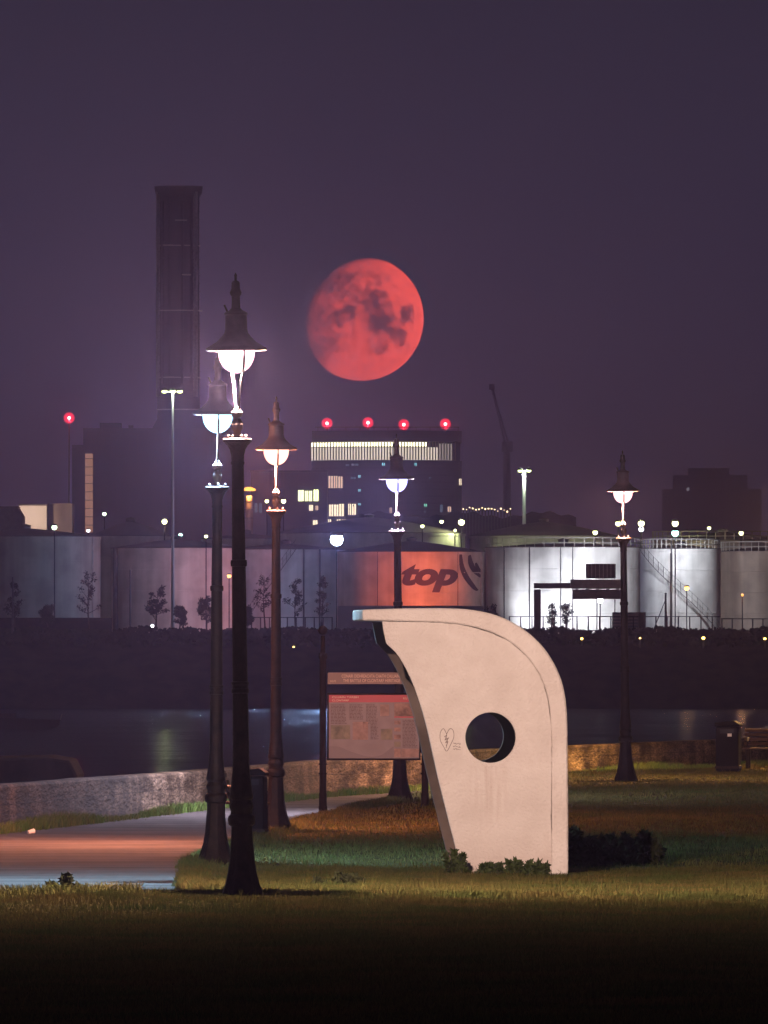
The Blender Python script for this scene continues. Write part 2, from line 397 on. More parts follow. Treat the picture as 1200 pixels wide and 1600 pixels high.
for u, v, ru, rv, st in [(.15, .30, .22, .20, 1), (.31, -.04, .25, .22, 1), (.24, .12, .18, .2, 1), (-.19, .09, .2, .10, .9), (-.38, .50, .36, .26, .75), (-.15, .55, .2, .2, .5),
                         (-.57, -.40, .24, .22, .7), (-.62, -.05, .25, .3, .7), (-.40, -.02, .2, .13, .8), (.75, .04, .11, .13, .9), (.59, -.29, .15, .17, .95), (.30, -.46, .12, .13, .6), (.45, -.15, .14, .12, .9), (.28,.62,.25,.1,.4)]:
    a = vm('SUBTRACT', c4.outputs[0], vb=(u, 0, v)); b = vm('MULTIPLY', a.outputs[0], vb=(1 / ru, 0, 1 / rv)); l = vm('LENGTH', b.outputs[0])
    q = n.nodes.new('ShaderNodeMapRange'); q.interpolation_type = 'SMOOTHSTEP'
    q.inputs[1].default_value = 1.6; q.inputs[2].default_value = 0.4; q.inputs[3].default_value = 0; q.inputs[4].default_value = st * .8
    n.links.new(l.outputs['Value'], q.inputs[0])
    if acc is None: acc = q.outputs[0]
    else:
        x = n.nodes.new('ShaderNodeMath'); x.operation = 'MAXIMUM'; n.links.new(acc, x.inputs[0]); n.links.new(q.outputs[0], x.inputs[1]); acc = x.outputs[0]
n2 = n.nodes.new('ShaderNodeTexNoise'); n2.inputs['Scale'].default_value = 9.0 / moonr; n2.inputs['Detail'].default_value = 12; n2.inputs['Roughness'].default_value = .68
n.links.new(t.outputs['Object'], n2.inputs['Vector'])
x = n.nodes.new('ShaderNodeMapRange'); x.inputs[1].default_value = .36; x.inputs[2].default_value = .64; x.inputs[3].default_value = -.30; x.inputs[4].default_value = .55
n.links.new(n2.outputs[0], x.inputs[0])
y = n.nodes.new('ShaderNodeMath'); y.operation = 'ADD'; y.use_clamp = True; n.links.new(acc, y.inputs[0]); n.links.new(x.outputs[0], y.inputs[1])
r = n.nodes.new('ShaderNodeValToRGB'); r.color_ramp.elements[0].color = (.36, .31, .29, 1); r.color_ramp.elements[1].color = (.045, .07, .13, 1)
n.links.new(y.outputs[0], r.inputs[0])
df = n.nodes.new('ShaderNodeBsdfDiffuse'); n.links.new(r.outputs[0], df.inputs[0]); df.inputs['Roughness'].default_value = 1.0
tr = n.nodes.new('ShaderNodeBsdfTransparent'); ads = n.nodes.new('ShaderNodeAddShader')   # the night sky's glow lies in front of the moon
n.links.new(df.outputs[0], ads.inputs[0]); n.links.new(tr.outputs[0], ads.inputs[1])
gm = n.nodes.new('ShaderNodeNewGeometry'); mx = n.nodes.new('ShaderNodeMixShader')
n.links.new(gm.outputs['Backfacing'], mx.inputs[0]); n.links.new(ads.outputs[0], mx.inputs[1]); n.links.new(tr.outputs[0], mx.inputs[2])
n.links.new(mx.outputs[0], o_.inputs[0])
mb = MB(); mb.ball((0, 0, 0), moonr, 96)
mo = mb.build('moon', mm, smooth=True, loc=at(564.5, 497.5, MD))
tag(mo, 'big red gibbous moon with dark patches hanging in the purple sky', 'moon')
moon_col.objects.link(mo)

# ------------------------------------------------------------------ promenade lamps
SC = 5.58 / 978.0      # metres per pixel of the nearest lamp
def pr(pts): return [(r * SC, (1405 - y) * SC) for y, r in pts]
def street_lamp(px, py, tilt, label, col, power, size, bowl, rz, shield=1.0, wing=1.1):
    g = ground_at(px, py)
    root = thing('street_lamp', label, 'street lamp', g, rz, 'cast iron lamps along the promenade')
    root.rotation_euler = (0, R(tilt), rz); root.scale = (size, size, size)
    mb = MB(); mb.lathe(pr([(1412, 36), (1398, 35), (1391, 32.5), (1379, 28), (1363, 24), (1345, 21), (1310, 18.3), (1290, 17.3)]), 8, ph=.5)
    mb.build('pedestal', M['iron'], root, bevel=0.012)
    mb = MB(); mb.lathe(pr([(1291, 17), (1288, 20.5), (1281, 21.5), (1275, 20.5), (1272, 17), (1266, 16.5), (1262, 18.5), (1257, 18.5), (1254, 16.5), (1250, 16), (1247, 18.5), (1243, 18.5), (1238, 17.5), (1222, 15.5), (1205, 13.8), (1190, 13)]), 20)
    mb.build('collar', M['iron'], root, smooth=True)
    mb = MB(); mb.lathe(pr([(1191, 13), (1083.5, 12.2), (1083, 13.8), (1077, 13.8), (1076, 12.6), (1071, 12.6), (1070, 13.8), (1066, 13.8), (1065, 12), (886, 10.8), (885, 12.6), (880, 13), (876, 12.6), (875, 10.6), (726, 9.4)]), 16)
    mb.build('post', M['iron'], root, smooth=True)
    mb = MB(); mb.lathe(pr([(727, 9.8), (724, 10.6), (721, 9.8), (712, 10.2), (703, 12.5), (697, 16), (692.5, 20.5), (691, 22.5), (687, 23), (685.5, 21)]), 20)
    mb.build('capital', M['iron'], root, smooth=True)
    mb = MB(); mb.lathe(pr([(686, 8), (682, 7), (679, 5), (675, 6), (670, 9), (662, 9.3), (657, 6.5), (654, 5), (651, 8.5), (645, 9), (641, 5), (636, 3)]), 16)
    for k in range(4):
        a = k * math.pi / 2 + .4; x_, y_ = 15 * SC * math.cos(a), 15 * SC * math.sin(a)
        mb.ball((x_, y_, (1405 - 682) * SC), 2.6 * SC, 8)
    mb.build('ornament', M['lantern'], root, smooth=True)
    for k, s in enumerate((-1, 1)):       # two brackets carry the lantern, one in front and one behind the bowl
        a = R(-90 + 18) if s < 0 else R(90 + 12)
        cx, sx = math.cos(a), math.sin(a)
        def q(rr, y): return (rr * SC * cx, rr * SC * sx, (1405 - y) * SC)
        mb = MB(); mb.tube([q(5, 648), q(9, 630), q(18, 600), q(30, 575), q(33.5, 560), q(33.5, 547)], 1.9 * SC, 8)
        mb.build('bracket', M['lantern'], root, smooth=True)
    mb = MB(); mb.lathe(pr([(549, 46.5), (546.5, 48), (544.5, 47), (541, 41), (535, 31), (527, 23), (521, 18.8), (515, 17.3), (494, 16.8), (492, 18.8), (489.5, 18), (486, 11), (482, 7), (470, 6.4), (464, 6.6), (461, 8.6), (458, 9.4), (455, 8), (452, 6.8), (443, 6.4), (440.5, 5), (439, 1.8), (433, 1.9), (431, 2.4), (429, 1.2), (427, .5)]), 24, caps=False)
    mb.lathe(pr([(549, 46.5), (548, 29), (548, .5)]), 24, caps=False)
    hd = mb.build('hood', M['lantern'], root, smooth=True)
    mb = MB(); mb.tube([(-13 * SC, 0, (1405 - 489) * SC), (-18 * SC, 0, (1405 - 477) * SC)], 1.6 * SC, 6)
    mb.build('ladder_rest', M['lantern'], hd)
    mb = MB(); prof = [(548, 28.5), (552, 28.5)] + [(552 + 32 * math.sin(i * math.pi / 14), 28.5 * math.cos(i * math.pi / 14)) for i in range(1, 7)] + [(584, .3)]
    mb.lathe(pr(prof), 24, caps=False)
    mb.build('bowl', bowl, root, smooth=True)
    lamp(root, (0, 0, (1405 - 592) * SC), power, col, 0.05, wing=wing, shield=shield)
    return root
bw = {}
for k, c in {'pink': (1, .57, .62), 'cyan': (.46, .82, 1), 'warm': (1, .47, .35), 'blue': (.48, .48, 1), 'rose': (1, .52, .52)}.items():
    bw[k] = glow('lit_bowl_' + k, c, 2.9)
street_lamp(379, 1405, -0.65, 'nearest and tallest iron lamp with a pinkish white bowl, on the lawn corner', (1, .67, .55), 12500, 1.0, bw['pink'], R(4), 1.0, .8)
street_lamp(337, 1348, 0.25, 'iron lamp with a cold cyan white bowl, half behind the tallest lamp', (.38, .71, 1), 8000, .958, bw['cyan'], R(-14), .16)
street_lamp(431, 1293, 0.05, 'iron lamp with an orange white bowl, just right of the tallest lamp', (1, .33, .19), 9500, .97, bw['warm'], R(-10), .2)
street_lamp(625, 1250, -0.6, 'iron lamp with a bluish bowl rising behind the white shelter roof', (.80, .75, 1), 7500, .977, bw['blue'], R(-12), .3)
street_lamp(978, 1220, -0.6, 'farthest iron lamp with a rosy bowl, standing alone right of the shelter', (1, .52, .32), 8000, 1.013, bw['rose'], R(-14), .5)
street_lamp(1262, 1197, 0.0, 'iron lamp with an amber bowl past the bench, beyond the right edge of the view', (1, .55, .18), 10000, 1.0, bw['warm'], R(-14), .4)

street_lamp(-53, 1297, 0.0, 'iron lamp with an orange bowl by the sea wall, past the left edge', (1, .34, .14), 1300, 1.0, bw['warm'], R(170))

# ------------------------------------------------------------------ concrete shelter
SD = 137.0; sm = SD / F
root = thing('seafront_shelter', 'white rendered seafront shelter with curved back and round porthole on the lawn', 'shelter', (at(740, 1360, SD).x, SD, -0.02), R(2.2))
def P2(px, py): return ((px - 740) * sm, (1362 - py) * sm)
def smoothline(pts, k=5):
    res = []
    for i in range(len(pts) - 1):
        p0, p1, p2, p3 = [Vector(pts[max(0, min(len(pts) - 1, j))]) for j in (i - 1, i, i + 1, i + 2)]
        for s in range(k):
            t = s / k
            res.append(tuple(0.5 * ((2 * p1) + (-p0 + p2) * t + (2 * p0 - 5 * p1 + 4 * p2 - p3) * t * t + (-p0 + 3 * p1 - 3 * p2 + p3) * t ** 3)))
    res.append(tuple(pts[-1])); return res
outer = [P2(*p) for p in smoothline([(566, 952), (640, 950), (700, 950), (742, 953), (782, 963), (816, 981), (845, 1006), (866, 1036), (880, 1071), (886, 1112), (887, 1160), (887.5, 1200), (888, 1290), (888, 1372)])]
inner = [P2(*p) for p in smoothline([(566, 969), (640, 970.5), (700, 973), (744, 980), (788, 997), (824, 1026), (847, 1062), (858, 1100), (862, 1150), (862, 1210), (862, 1290), (862, 1372)])]
DW = 2.7
mb = MB(); no, ni = len(outer), len(inner)
# strip between the two outlines, resampled to the same count
def resample(pl, n_):
    pl = [Vector(p) for p in pl]; L = [0]
    for a, b in zip(pl, pl[1:]): L.append(L[-1] + (b - a).length)
    res = []
    for i in range(n_):
        s = L[-1] * i / (n_ - 1); j = max(k for k in range(len(L)) if L[k] <= s + 1e-9); j = min(j, len(pl) - 2)
        t = (s - L[j]) / max(1e-9, L[j + 1] - L[j]); res.append(pl[j].lerp(pl[j + 1], min(1, t)))
    return res
N_ = 70; oo = resample(outer, N_); ii = resample(inner, N_)
for y in (-0.007, DW + 0.007):
    for k in range(N_): mb.v += [(oo[k].x, y, oo[k].y), (ii[k].x, y, ii[k].y)]
for k in range(N_ - 1):
    a = 2 * k; b = a + 2 * N_
    mb.f += [(a, a + 1, a + 3, a + 2), (b, b + 2, b + 3, b + 1), (a, a + 2, b + 2, b), (a + 1, b + 1, b + 3, a + 3)]
mb.f += [(0, 2 * N_, 2 * N_ + 1, 1), (2 * N_ - 2, 2 * N_ - 1, 4 * N_ - 1, 4 * N_ - 2)]
slab = mb.build('roof_slab', M['plaster'], root, smooth=True, bevel=0.018)
hc = P2(766.5, 1152); hr = 39.5 * sm
edge = [P2(*p) for p in smoothline([(597, 970), (599.5, 986), (603.5, 1004)])] + [P2(*p) for p in smoothline([(604, 1005), (623, 1025), (641, 1058), (655.5, 1096), (668, 1140), (680, 1195), (692, 1245), (706, 1300), (724, 1372)])]
rj = random.Random(8)
seam = [P2(*p) for p in smoothline([(862, 1372), (862, 1290), (862, 1210), (862, 1150), (858, 1100), (847, 1062), (824, 1026), (788, 997), (744, 980), (700, 973), (640, 970.5), (598, 969.6)])]
gap = []
for k, (a, b) in enumerate(seam):       # the joint opens and closes irregularly
    nxt = seam[min(k + 1, len(seam) - 1)]; prv = seam[max(k - 1, 0)]
    tx, tz = nxt[0] - prv[0], nxt[1] - prv[1]; L = math.hypot(tx, tz) or 1
    w = (rj.uniform(0.001, 0.006) + .004 * max(0, math.sin(k * .37))) * (1.0 if b > 0.45 else 0.2)
    gap.append((a - tz / L * w, b + tx / L * w))
poly = edge + gap
def panel(y0, y1):
    bm = bmesh.new()
    vs = [bm.verts.new((x, y0, z)) for x, z in poly]; es = [bm.edges.new((vs[i], vs[(i + 1) % len(vs)])) for i in range(len(vs))]
    hv = [bm.verts.new((hc[0] + hr * math.cos(2 * math.pi * k / 64), y0, hc[1] + hr * math.sin(2 * math.pi * k / 64))) for k in range(64)]
    es += [bm.edges.new((hv[i], hv[(i + 1) % 64])) for i in range(64)]
    bmesh.ops.triangle_fill(bm, use_beauty=True, use_dissolve=False, edges=es)
    ret = bmesh.ops.extrude_face_region(bm, geom=bm.faces[:])
    bmesh.ops.translate(bm, verts=[v for v in ret['geom'] if isinstance(v, bmesh.types.BMVert)], vec=(0, y1 - y0, 0))
    bmesh.ops.recalc_face_normals(bm, faces=bm.faces[:])
    me = bpy.data.meshes.new('side_wall'); bm.to_mesh(me); bm.free(); me.materials.append(M['plaster_in'])
    o = bpy.data.objects.new('side_wall', me); C.objects.link(o); o.parent = root
    return o
nearw = panel(0.0, 0.13); farw = panel(DW - 0.13, DW)
farw.data.materials[0] = mat('shade_dark_render', (.10, .075, .062), (.18, .14, .12), rough=.9, scale=2.5)  # shade inside the shelter put into the far wall's darker colour
mb = MB()
for k in range(64):        # proud, chipped rim round the porthole
    a0, a1 = 2 * math.pi * k / 64, 2 * math.pi * (k + 1) / 64
    def pt(a, r_, y): return (hc[0] + r_ * math.cos(a), y, hc[1] + r_ * math.sin(a))
    j = rj.uniform(0.026, 0.034)
    mb.add([pt(a0, hr + .001, -.007), pt(a1, hr + .001, -.007), pt(a1, hr + j, -.007), pt(a0, hr + j, -.007), pt(a0, hr + j, .002), pt(a1, hr + j, .002), pt(a0, hr + .001, .002), pt(a1, hr + .001, .002)], [(0, 1, 2, 3), (3, 2, 5, 4), (0, 6, 7, 1)])
mb.build('porthole_rim', M['plaster'], nearw)
# pen scribbles: a heart and three short scrawled lines
def stroke(mb, pts, w=0.0035):
    pts = [P2(*p) for p in pts]
    for a, b in zip(pts, pts[1:]):
        dx, dz = b[0] - a[0], b[1] - a[1]; L = math.hypot(dx, dz) or 1; nx, nz_ = -dz / L * w, dx / L * w
        mb.add([(a[0] - nx, -.004, a[1] - nz_), (b[0] - nx, -.004, b[1] - nz_), (b[0] + nx, -.004, b[1] + nz_), (a[0] + nx, -.004, a[1] + nz_)], [(0, 1, 2, 3)])
mb = MB()
stroke(mb, smoothline([(698, 1147), (693, 1138), (688, 1144), (688, 1156), (693, 1166), (698, 1173), (704, 1163), (709, 1151), (708, 1141), (703, 1138), (698, 1146), (697, 1152), (699, 1158), (697, 1168)]), .0030)
stroke(mb, [(694, 1151), (698, 1148), (695, 1156), (701, 1152), (696, 1160), (700, 1158), (697, 1165)], .0035)
for yy in (1161, 1165, 1169):
    q = [(708 + i * 1.15 + rj.uniform(-.3, .3), yy + rj.uniform(-1.6, 1.6) + i * .15) for i in range(11)]
    stroke(mb, q, .0024)
mb.build('graffiti', M['ink'], nearw)

# ------------------------------------------------------------------ sea wall
mb = MB(); pts = []
ys = list(np.arange(112, 331, 2.0))
rw = random.Random(3)
for i, y in enumerate(ys):
    x0 = float(xw(y)); h = 0.40 + 0.02 * math.sin(y * .11) + rw.uniform(-.006, .006)
    for dx, z in ((0.02, PZ - .1), (0.0, h - .03), (-0.03, h), (-0.36, h), (-0.40, h - .03), (-0.45, -4.2)):
        mb.v.append((x0 + dx, float(y), z))
    if i:
        for k in range(5):
            a = (i - 1) * 6 + k; mb.f.append((a, a + 1, a + 7, a + 6))
tag(mb.build('sea_wall', M['wall'], smooth=True), 'low stained concrete sea wall curving along the path', 'wall')

# ------------------------------------------------------------------ information board
D = 183.0; im = D / F; b = ground_at(505, 1274)
root = thing('information_board', 'heritage information board on two dark posts behind the shelter', 'sign', (at(505, 1274, D).x, D, 0))
def sp_(px, py): return ((px - 505) * im, (1274 - py) * im)
for cx, top, bot in ((504.5, 978, 1276), (664, 978, 1264)):
    x_, zt = sp_(cx, top); zb = (1274 - bot) * im
    mb = MB(); k = im
    mb.lathe([(6 * k, zb), (6 * k, (1274 - 1240) * k), (5.4 * k, (1274 - 1239) * k), (5.2 * k, (1274 - 1030) * k), (6.6 * k, (1274 - 1028) * k), (6.6 * k, (1274 - 1021) * k), (4 * k, (1274 - 1020) * k), (3.4 * k, (1274 - 993) * k)], 14, (x_, 0))
    for yy in (1265, 1262, 1210, 1195): mb.lathe([(6.9 * k, (1274 - yy) * k), (6.9 * k, (1274 - yy + 2) * k)], 14, (x_, 0))
    po = mb.build('post', M['black'], root, smooth=True)
    mb = MB(); mb.ball((x_, 0, (1274 - 985) * k), 7.5 * k, 14); mb.build('finial', M['black'], po, smooth=True)
def sbox(name, m, x0, x1, y0, y1, ya, yb, par):
    a, zb = sp_(x0, y1); c, zt = sp_(x1, y0)
    return MB().box(a, c, ya, yb, zb, zt).build(name, m, par)
def textmesh(s, width, height, bold=0.0, shear=0.0, depth=0.0):
    cu = bpy.data.curves.new('t', 'FONT'); cu.body = s; cu.size = 1; cu.offset = bold; cu.shear = shear; cu.extrude = depth
    ob = bpy.data.objects.new('t', cu); C.objects.link(ob)
    me = bpy.data.meshes.new_from_object(ob.evaluated_get(bpy.context.evaluated_depsgraph_get()))
    bpy.data.objects.remove(ob)
    v = np.array([x.co[:] for x in me.vertices]); lo, hi = v.min(0), v.max(0)
    v = (v - lo) / np.maximum(hi - lo, 1e-6) * np.array([width, height, 1])
    return v, [tuple(p_.vertices) for p_ in me.polygons]
bpy.context.view_layer.update()
hb = sbox('header_board', M['signbar'], 512, 657, 1051, 1069, -.03, .03, root)
for s, x0, x1, y0, y1 in (('CONAIR OIDHREACHTA CHATH CHLUAIN TARBH', 534, 640, 1054, 1059), ('THE BATTLE OF CLONTARF HERITAGE TRAIL', 536, 640, 1061, 1066), ('ROUTE', 516, 525, 1063, 1066)):
    v, f = textmesh(s, (x1 - x0) * im, (y1 - y0) * im, .006)
    a, z0 = sp_(x0, y1); mb = MB(); mb.add([(a + q[0], -.033, z0 + q[1]) for q in v], f); mb.build('lettering', M['signlite'], hb)
fr = sbox('board_frame', M['black'], 511, 657, 1083, 1188, -.025, .035, root)
fa = sbox('board_face', M['skin'], 514, 655, 1086, 1185, -.033, -.022, root)
sbox('title_band', M['signred'], 514, 655, 1086, 1097.5, -.037, -.030, fa)
for x0, x1, y0, y1, m in ((517, 547, 1133, 1155, 'pic1'), (551, 575, 1128, 1156, 'pic2'), (567, 575, 1128, 1139, 'pic3'), (594, 608, 1101, 1119, 'pic2'), (595, 613, 1139, 1156, 'pic1'), (616, 654, 1099, 1119, 'pic3'),
                          (616, 626, 1126, 1132, 'pic3'), (616, 626, 1137, 1143, 'pic3'), (616, 626, 1148, 1155, 'pic3'), (616, 626, 1159, 1167, 'pic1'), (616, 626, 1170, 1183, 'pic3'), (627, 654, 1170, 1183, 'pic2')):
    y_ = -.040 if (x0, y0) == (567, 1128) else -.0365
    sbox('picture', M[m], x0, x1, y0, y1, y_, -.030, fa)
sbox('title_band', M['signred'], 616, 654, 1119.5, 1121.5, -.0365, -.030, fa)
rt = random.Random(2)
for x0, x1, y0, y1 in ((517, 542, 1101, 1130), (546, 568, 1101, 1125), (572, 590, 1101, 1130), (579, 592, 1132, 1156), (629, 652, 1125, 1167)):
    mb = MB(); yy = y0
    while yy < y1:
        a, z0 = sp_(x0, yy); x_ = a; end = sp_(x1 - rt.uniform(0, 4), yy)[0]
        while x_ < end:
            w = rt.uniform(.012, .05); mb.box(x_, min(x_ + w, end), -.0345, -.032, z0 - .009, z0); x_ += w + .008
        yy += 2.2
    mb.build('text_column', M['signtxt'], fa)
for s, x0, x1, y0, y1 in (('CLUAIN TARBH', 519, 560, 1088, 1091), ('CLONTARF', 519, 545, 1093, 1096), ('ROUTE', 630, 640, 1090, 1093)):
    v, f = textmesh(s, (x1 - x0) * im, (y1 - y0) * im, .006)
    a, z0 = sp_(x0, y1); MB().add([(a + q[0], -.040, z0 + q[1]) for q in v], f).build('lettering', M['signlite'], fa)
mb = MB()
hill = smoothline([(514.5, 1166), (530, 1167), (550, 1175), (575, 1182), (595, 1180), (612, 1168), (615, 1167)], 4)
mb.prism([sp_(*p) for p in hill] + [sp_(615, 1185), sp_(514.5, 1185)], -.0350, -.031); mb.build('picture', mat('sign_map_tint', (.080, .098, .125), rough=.5), fa)

# ------------------------------------------------------------------ litter bins and benches
def litter_bin(px, py, h, w, label, sticker):
    g = ground_at(px, py); root = thing('litter_bin', label, 'litter bin', g, R(-8), 'litter bins beside the path')
    MB().box(-w / 2, w / 2, -w / 2, w / 2, -.03, h * .88).build('body', M['black'], root, bevel=.03)
    MB().prism([(-w / 2 - .02, h * .885), (w / 2 + .02, h * .885), (w / 2 + .02, h * .93), (w * .3, h), (-w / 2 - .02, h * .96)], -w / 2 - .02, w / 2 + .02).build('lid', M['black'], root, bevel=.015)
    MB().box(-w * .3, w * .3, -w / 2 - .006, -w / 2 + .01, h * .74, h * .83).build('slot', M['glass'], root)
    MB().box(w * .02, w * .2, -w / 2 - .005, -w / 2 + .004, h * .68, h * .8).build('sticker', M['paper'], root) if sticker else None
    MB().box(-w / 2 - .012, w / 2 + .012, -w / 2 - .012, w / 2 + .012, h * .03, h * .08).build('base_band', M['iron'], root)
litter_bin(1138, 1203, .92, .43, 'dark litter bin with a small pale sticker at the far right of the path', True)
litter_bin(396, 1303, .80, .30, 'dark litter bin half hidden behind the base of the tallest lamp', False)
def bench(px, py, rz, L, label):
    g = ground_at(px, py); root = thing('park_bench', label, 'bench', g, rz, 'slatted benches beside the litter bins')
    mb = MB()
    for k in range(5): mb.box(0, L, .02 + k * .085, .09 + k * .085, .343, .375)
    mb.build('seat', M['darkwood'], root, bevel=.006)
    mb = MB()
    for k in range(4):
        y_, z_ = .46 + k * .028, .42 + k * .085; mb.box(0, L, y_, y_ + .03, z_, z_ + .06)
    mb.build('backrest', M['darkwood'], root, bevel=.006)
    for x_ in (.06, L - .12):
        for y0_, y1_ in ((.03, .08), (.41, .46)): MB().box(x_, x_ + .06, y0_, y1_, -.02, .34).build('leg', M['iron'], root)
        MB().tube([(x_ + .03, .475, .36), (x_ + .03, .60, .72)], .02, 6).build('back_post', M['iron'], root)
        mb = MB(); mb.tube([(x_ + .03, .05, .35), (x_ + .03, .04, .5), (x_ + .03, .08, .55), (x_ + .03, .5, .55)], .02, 8); mb.build('armrest', M['iron'], root, smooth=True)
bench(1160, 1199, R(-6), 1.7, 'slatted bench next to the litter bin at the right edge')
bench(424, 1302, R(97), 1.5, 'slatted bench hidden between the tallest lamp and the orange lit lamp')

# ------------------------------------------------------------------ plants
def leaves(mb, rg, c, rad, n_, s, up=0.3):
    for _ in range(n_):
        while True:
            p = Vector((rg.uniform(-1, 1), rg.uniform(-1, 1), rg.uniform(-1, 1)))
            if p.length < 1: break
        q = Vector((c[0] + p.x * rad[0], c[1] + p.y * rad[1], c[2] + p.z * rad[2]))
        u = Vector((rg.gauss(0, 1), rg.gauss(0, 1), rg.gauss(0, 1) + up)).normalized(); w = u.cross(Vector((rg.gauss(0, 1), rg.gauss(0, 1), rg.gauss(0, 1)))).normalized()
        k = s * rg.uniform(.6, 1.3)
        mb.add([q - u * k, q + w * k * .45, q + u * k, q - w * k * .45], [(0, 1, 2, 3)])
def shrub(px, py, d, w, h, label, seed, name='shrub', m='leaf', spikes=5, group=None, cat='shrub', leaf=.06, dens=260):
    rg = random.Random(seed); g = at(px, py, d); root = thing(name, label, cat, g, 0, group)
    mb = MB(); lb = MB()
    for k in range(spikes):
        a = rg.uniform(-1, 1); tip = Vector((a * w * .5, rg.uniform(-.3, .3) * w, h * rg.uniform(.55, 1.0) * (1 - .25 * abs(a))))
        b0 = Vector((a * w * .25, tip.y * .4, -.03)); mid = b0.lerp(tip, .5) + Vector((rg.uniform(-.05, .05), 0, 0))
        mb.tube([b0, mid, tip], [.014, .010, .004], 5)
        for t in np.linspace(.15, 1, 6):
            c = b0.lerp(tip, t); r_ = (.20 * (1.25 - t) + .03) * w * .5
            leaves(lb, rg, c, (r_ * 1.2, r_, r_ * .9), dens // (spikes * 2), leaf)
    mb.build('stem', M['bark'], root); lb.build('foliage', M[m], root)
    return root
shrub(922, 1352, 141, .50, .46, 'dark ragged shrub touching the right side of the shelter', 1, spikes=8, group='dark shrubs right of the shelter', dens=480, leaf=.08)
shrub(988, 1354, 142, .60, .36, 'dark spreading shrub a step right of the shelter with pointed sprigs', 2, spikes=10, group='dark shrubs right of the shelter', dens=520, leaf=.08)
rg = random.Random(6)
for px, w, h, lab in ((713, .22, .30, 'taller pointed weed at the left foot of the shelter'), (744, .30, .12, 'low leafy weed at the shelter foot beside the pointed weed'), (778, .30, .13, 'low leafy weed at the shelter foot below the porthole'),
                      (812, .26, .16, 'leafy weed with a raised sprig at the shelter foot right of the porthole'), (842, .20, .13, 'small weed sprig at the right end of the shelter foot')):
    shrub(px, 1368, 136.6, w, h, lab, rg.randint(0, 999), 'weed', 'leafg', 5, 'weeds at the foot of the shelter', 'weed', .058, 150)
shrub(108, 1402, 121.3, .34, .20, 'dark weed at the front edge of the path', 31, 'weed', 'leaf', 5, None, 'weed', .05, 260)
shrub(530, 1388, 128.0, .50, .14, 'low dark weed patch on the lawn left of the shelter', 32, 'weed', 'leaf', 6, None, 'weed', .05, 260)
mb = MB(); mb.lathe([(.025, 0), (.034, .09), (.030, .09), (.022, .01)], 12); cup = mb.build('paper_cup', M['paper'], smooth=True, loc=ground_at(44, 1304, PZ) + Vector((0, 0, .03)))
cup.rotation_euler = (R(8), R(78), R(35)); tag(cup, 'small white paper cup lying on the path by the wall', 'litter')

# grass blades
def blades(name, X, Y, Z, H, w, m, seed):
    g = np.random.default_rng(seed); n_ = len(X); a = g.uniform(0, 2 * np.pi, n_); lean = g.normal(0, .45, (n_, 2)) * H[:, None]
    dx, dy = np.cos(a) * w, np.sin(a) * w * .5
    b0 = np.stack([X - dx, Y - dy, Z - .01], -1); b1 = np.stack([X + dx, Y + dy, Z - .01], -1)
    m0 = np.stack([X - dx * .7 + lean[:, 0] * .35, Y - dy + lean[:, 1] * .35, Z + H * .6], -1); m1 = np.stack([X + dx * .7 + lean[:, 0] * .35, Y + dy + lean[:, 1] * .35, Z + H * .6], -1)
    tp = np.stack([X + lean[:, 0], Y + lean[:, 1], Z + H], -1)
    v = np.stack([b0, b1, m0, m1, tp], 1).reshape(-1, 3); i = np.arange(n_) * 5
    f = np.stack([i, i + 1, i + 3, i, i + 3, i + 2, i + 2, i + 3, i + 4], -1).reshape(-1)
    me = bpy.data.meshes.new(name); me.vertices.add(len(v)); me.vertices.foreach_set('co', v.ravel())
    nf = len(f) // 3
    me.loops.add(len(f)); me.loops.foreach_set('vertex_index', f.astype(np.int32)); me.polygons.add(nf); me.polygons.foreach_set('loop_start', np.arange(0, len(f), 3, dtype=np.int32))
    me.update(); me.validate(); me.materials.append(m)
    o = bpy.data.objects.new(name, me); C.objects.link(o)
    return o
gm_ = bpy.data.materials.new('grass_blades'); gm_.use_nodes = True
n = gm_.node_tree; p = n.nodes['Principled BSDF']; p.inputs['Roughness'].default_value = .6; p.inputs['Specular IOR Level'].default_value = .04
t = n.nodes.new('ShaderNodeNewGeometry'); x = n.nodes.new('ShaderNodeTexNoise'); x.inputs['Scale'].default_value = .9; x.inputs['Detail'].default_value = 8; n.links.new(t.outputs['Position'], x.inputs['Vector'])
r = n.nodes.new('ShaderNodeValToRGB'); r.color_ramp.elements[0].position = .36; r.color_ramp.elements[0].color = (.048, .068, .018, 1); r.color_ramp.elements[1].position = .64; r.color_ramp.elements[1].color = (.100, .076, .025, 1)
n.links.new(x.outputs[0], r.inputs[0])
y = n.nodes.new('ShaderNodeMixRGB'); y.blend_type = 'MULTIPLY'; y.inputs[0].default_value = .8
r2 = n.nodes.new('ShaderNodeMapRange'); r2.inputs[3].default_value = .55; r2.inputs[4].default_value = 1.25; n.links.new(t.outputs['Random Per Island'], r2.inputs[0])
n.links.new(r.outputs[0], y.inputs[1]); n.links.new(r2.outputs[0], y.inputs[2]); p.inputs['Specular IOR Level'].default_value = 0
n.links.new(y.outputs[0], p.inputs['Base Color'])
gd = n.nodes.new('ShaderNodeBsdfDiffuse'); n.links.new(y.outputs[0], gd.inputs[0]); gt = n.nodes.new('ShaderNodeBsdfTranslucent'); gx_ = n.nodes.new('ShaderNodeMixShader'); gx_.inputs[0].default_value = .14; n.links.new(y.outputs[0], gt.inputs[0]); n.links.new(gd.outputs[0], gx_.inputs[1]); n.links.new(gt.outputs[0], gx_.inputs[2]); n.links.new(gx_.outputs[0], n.nodes['Material Output'].inputs[0])
gw_ = gm_.copy(); gw_.name = 'green_weeds'
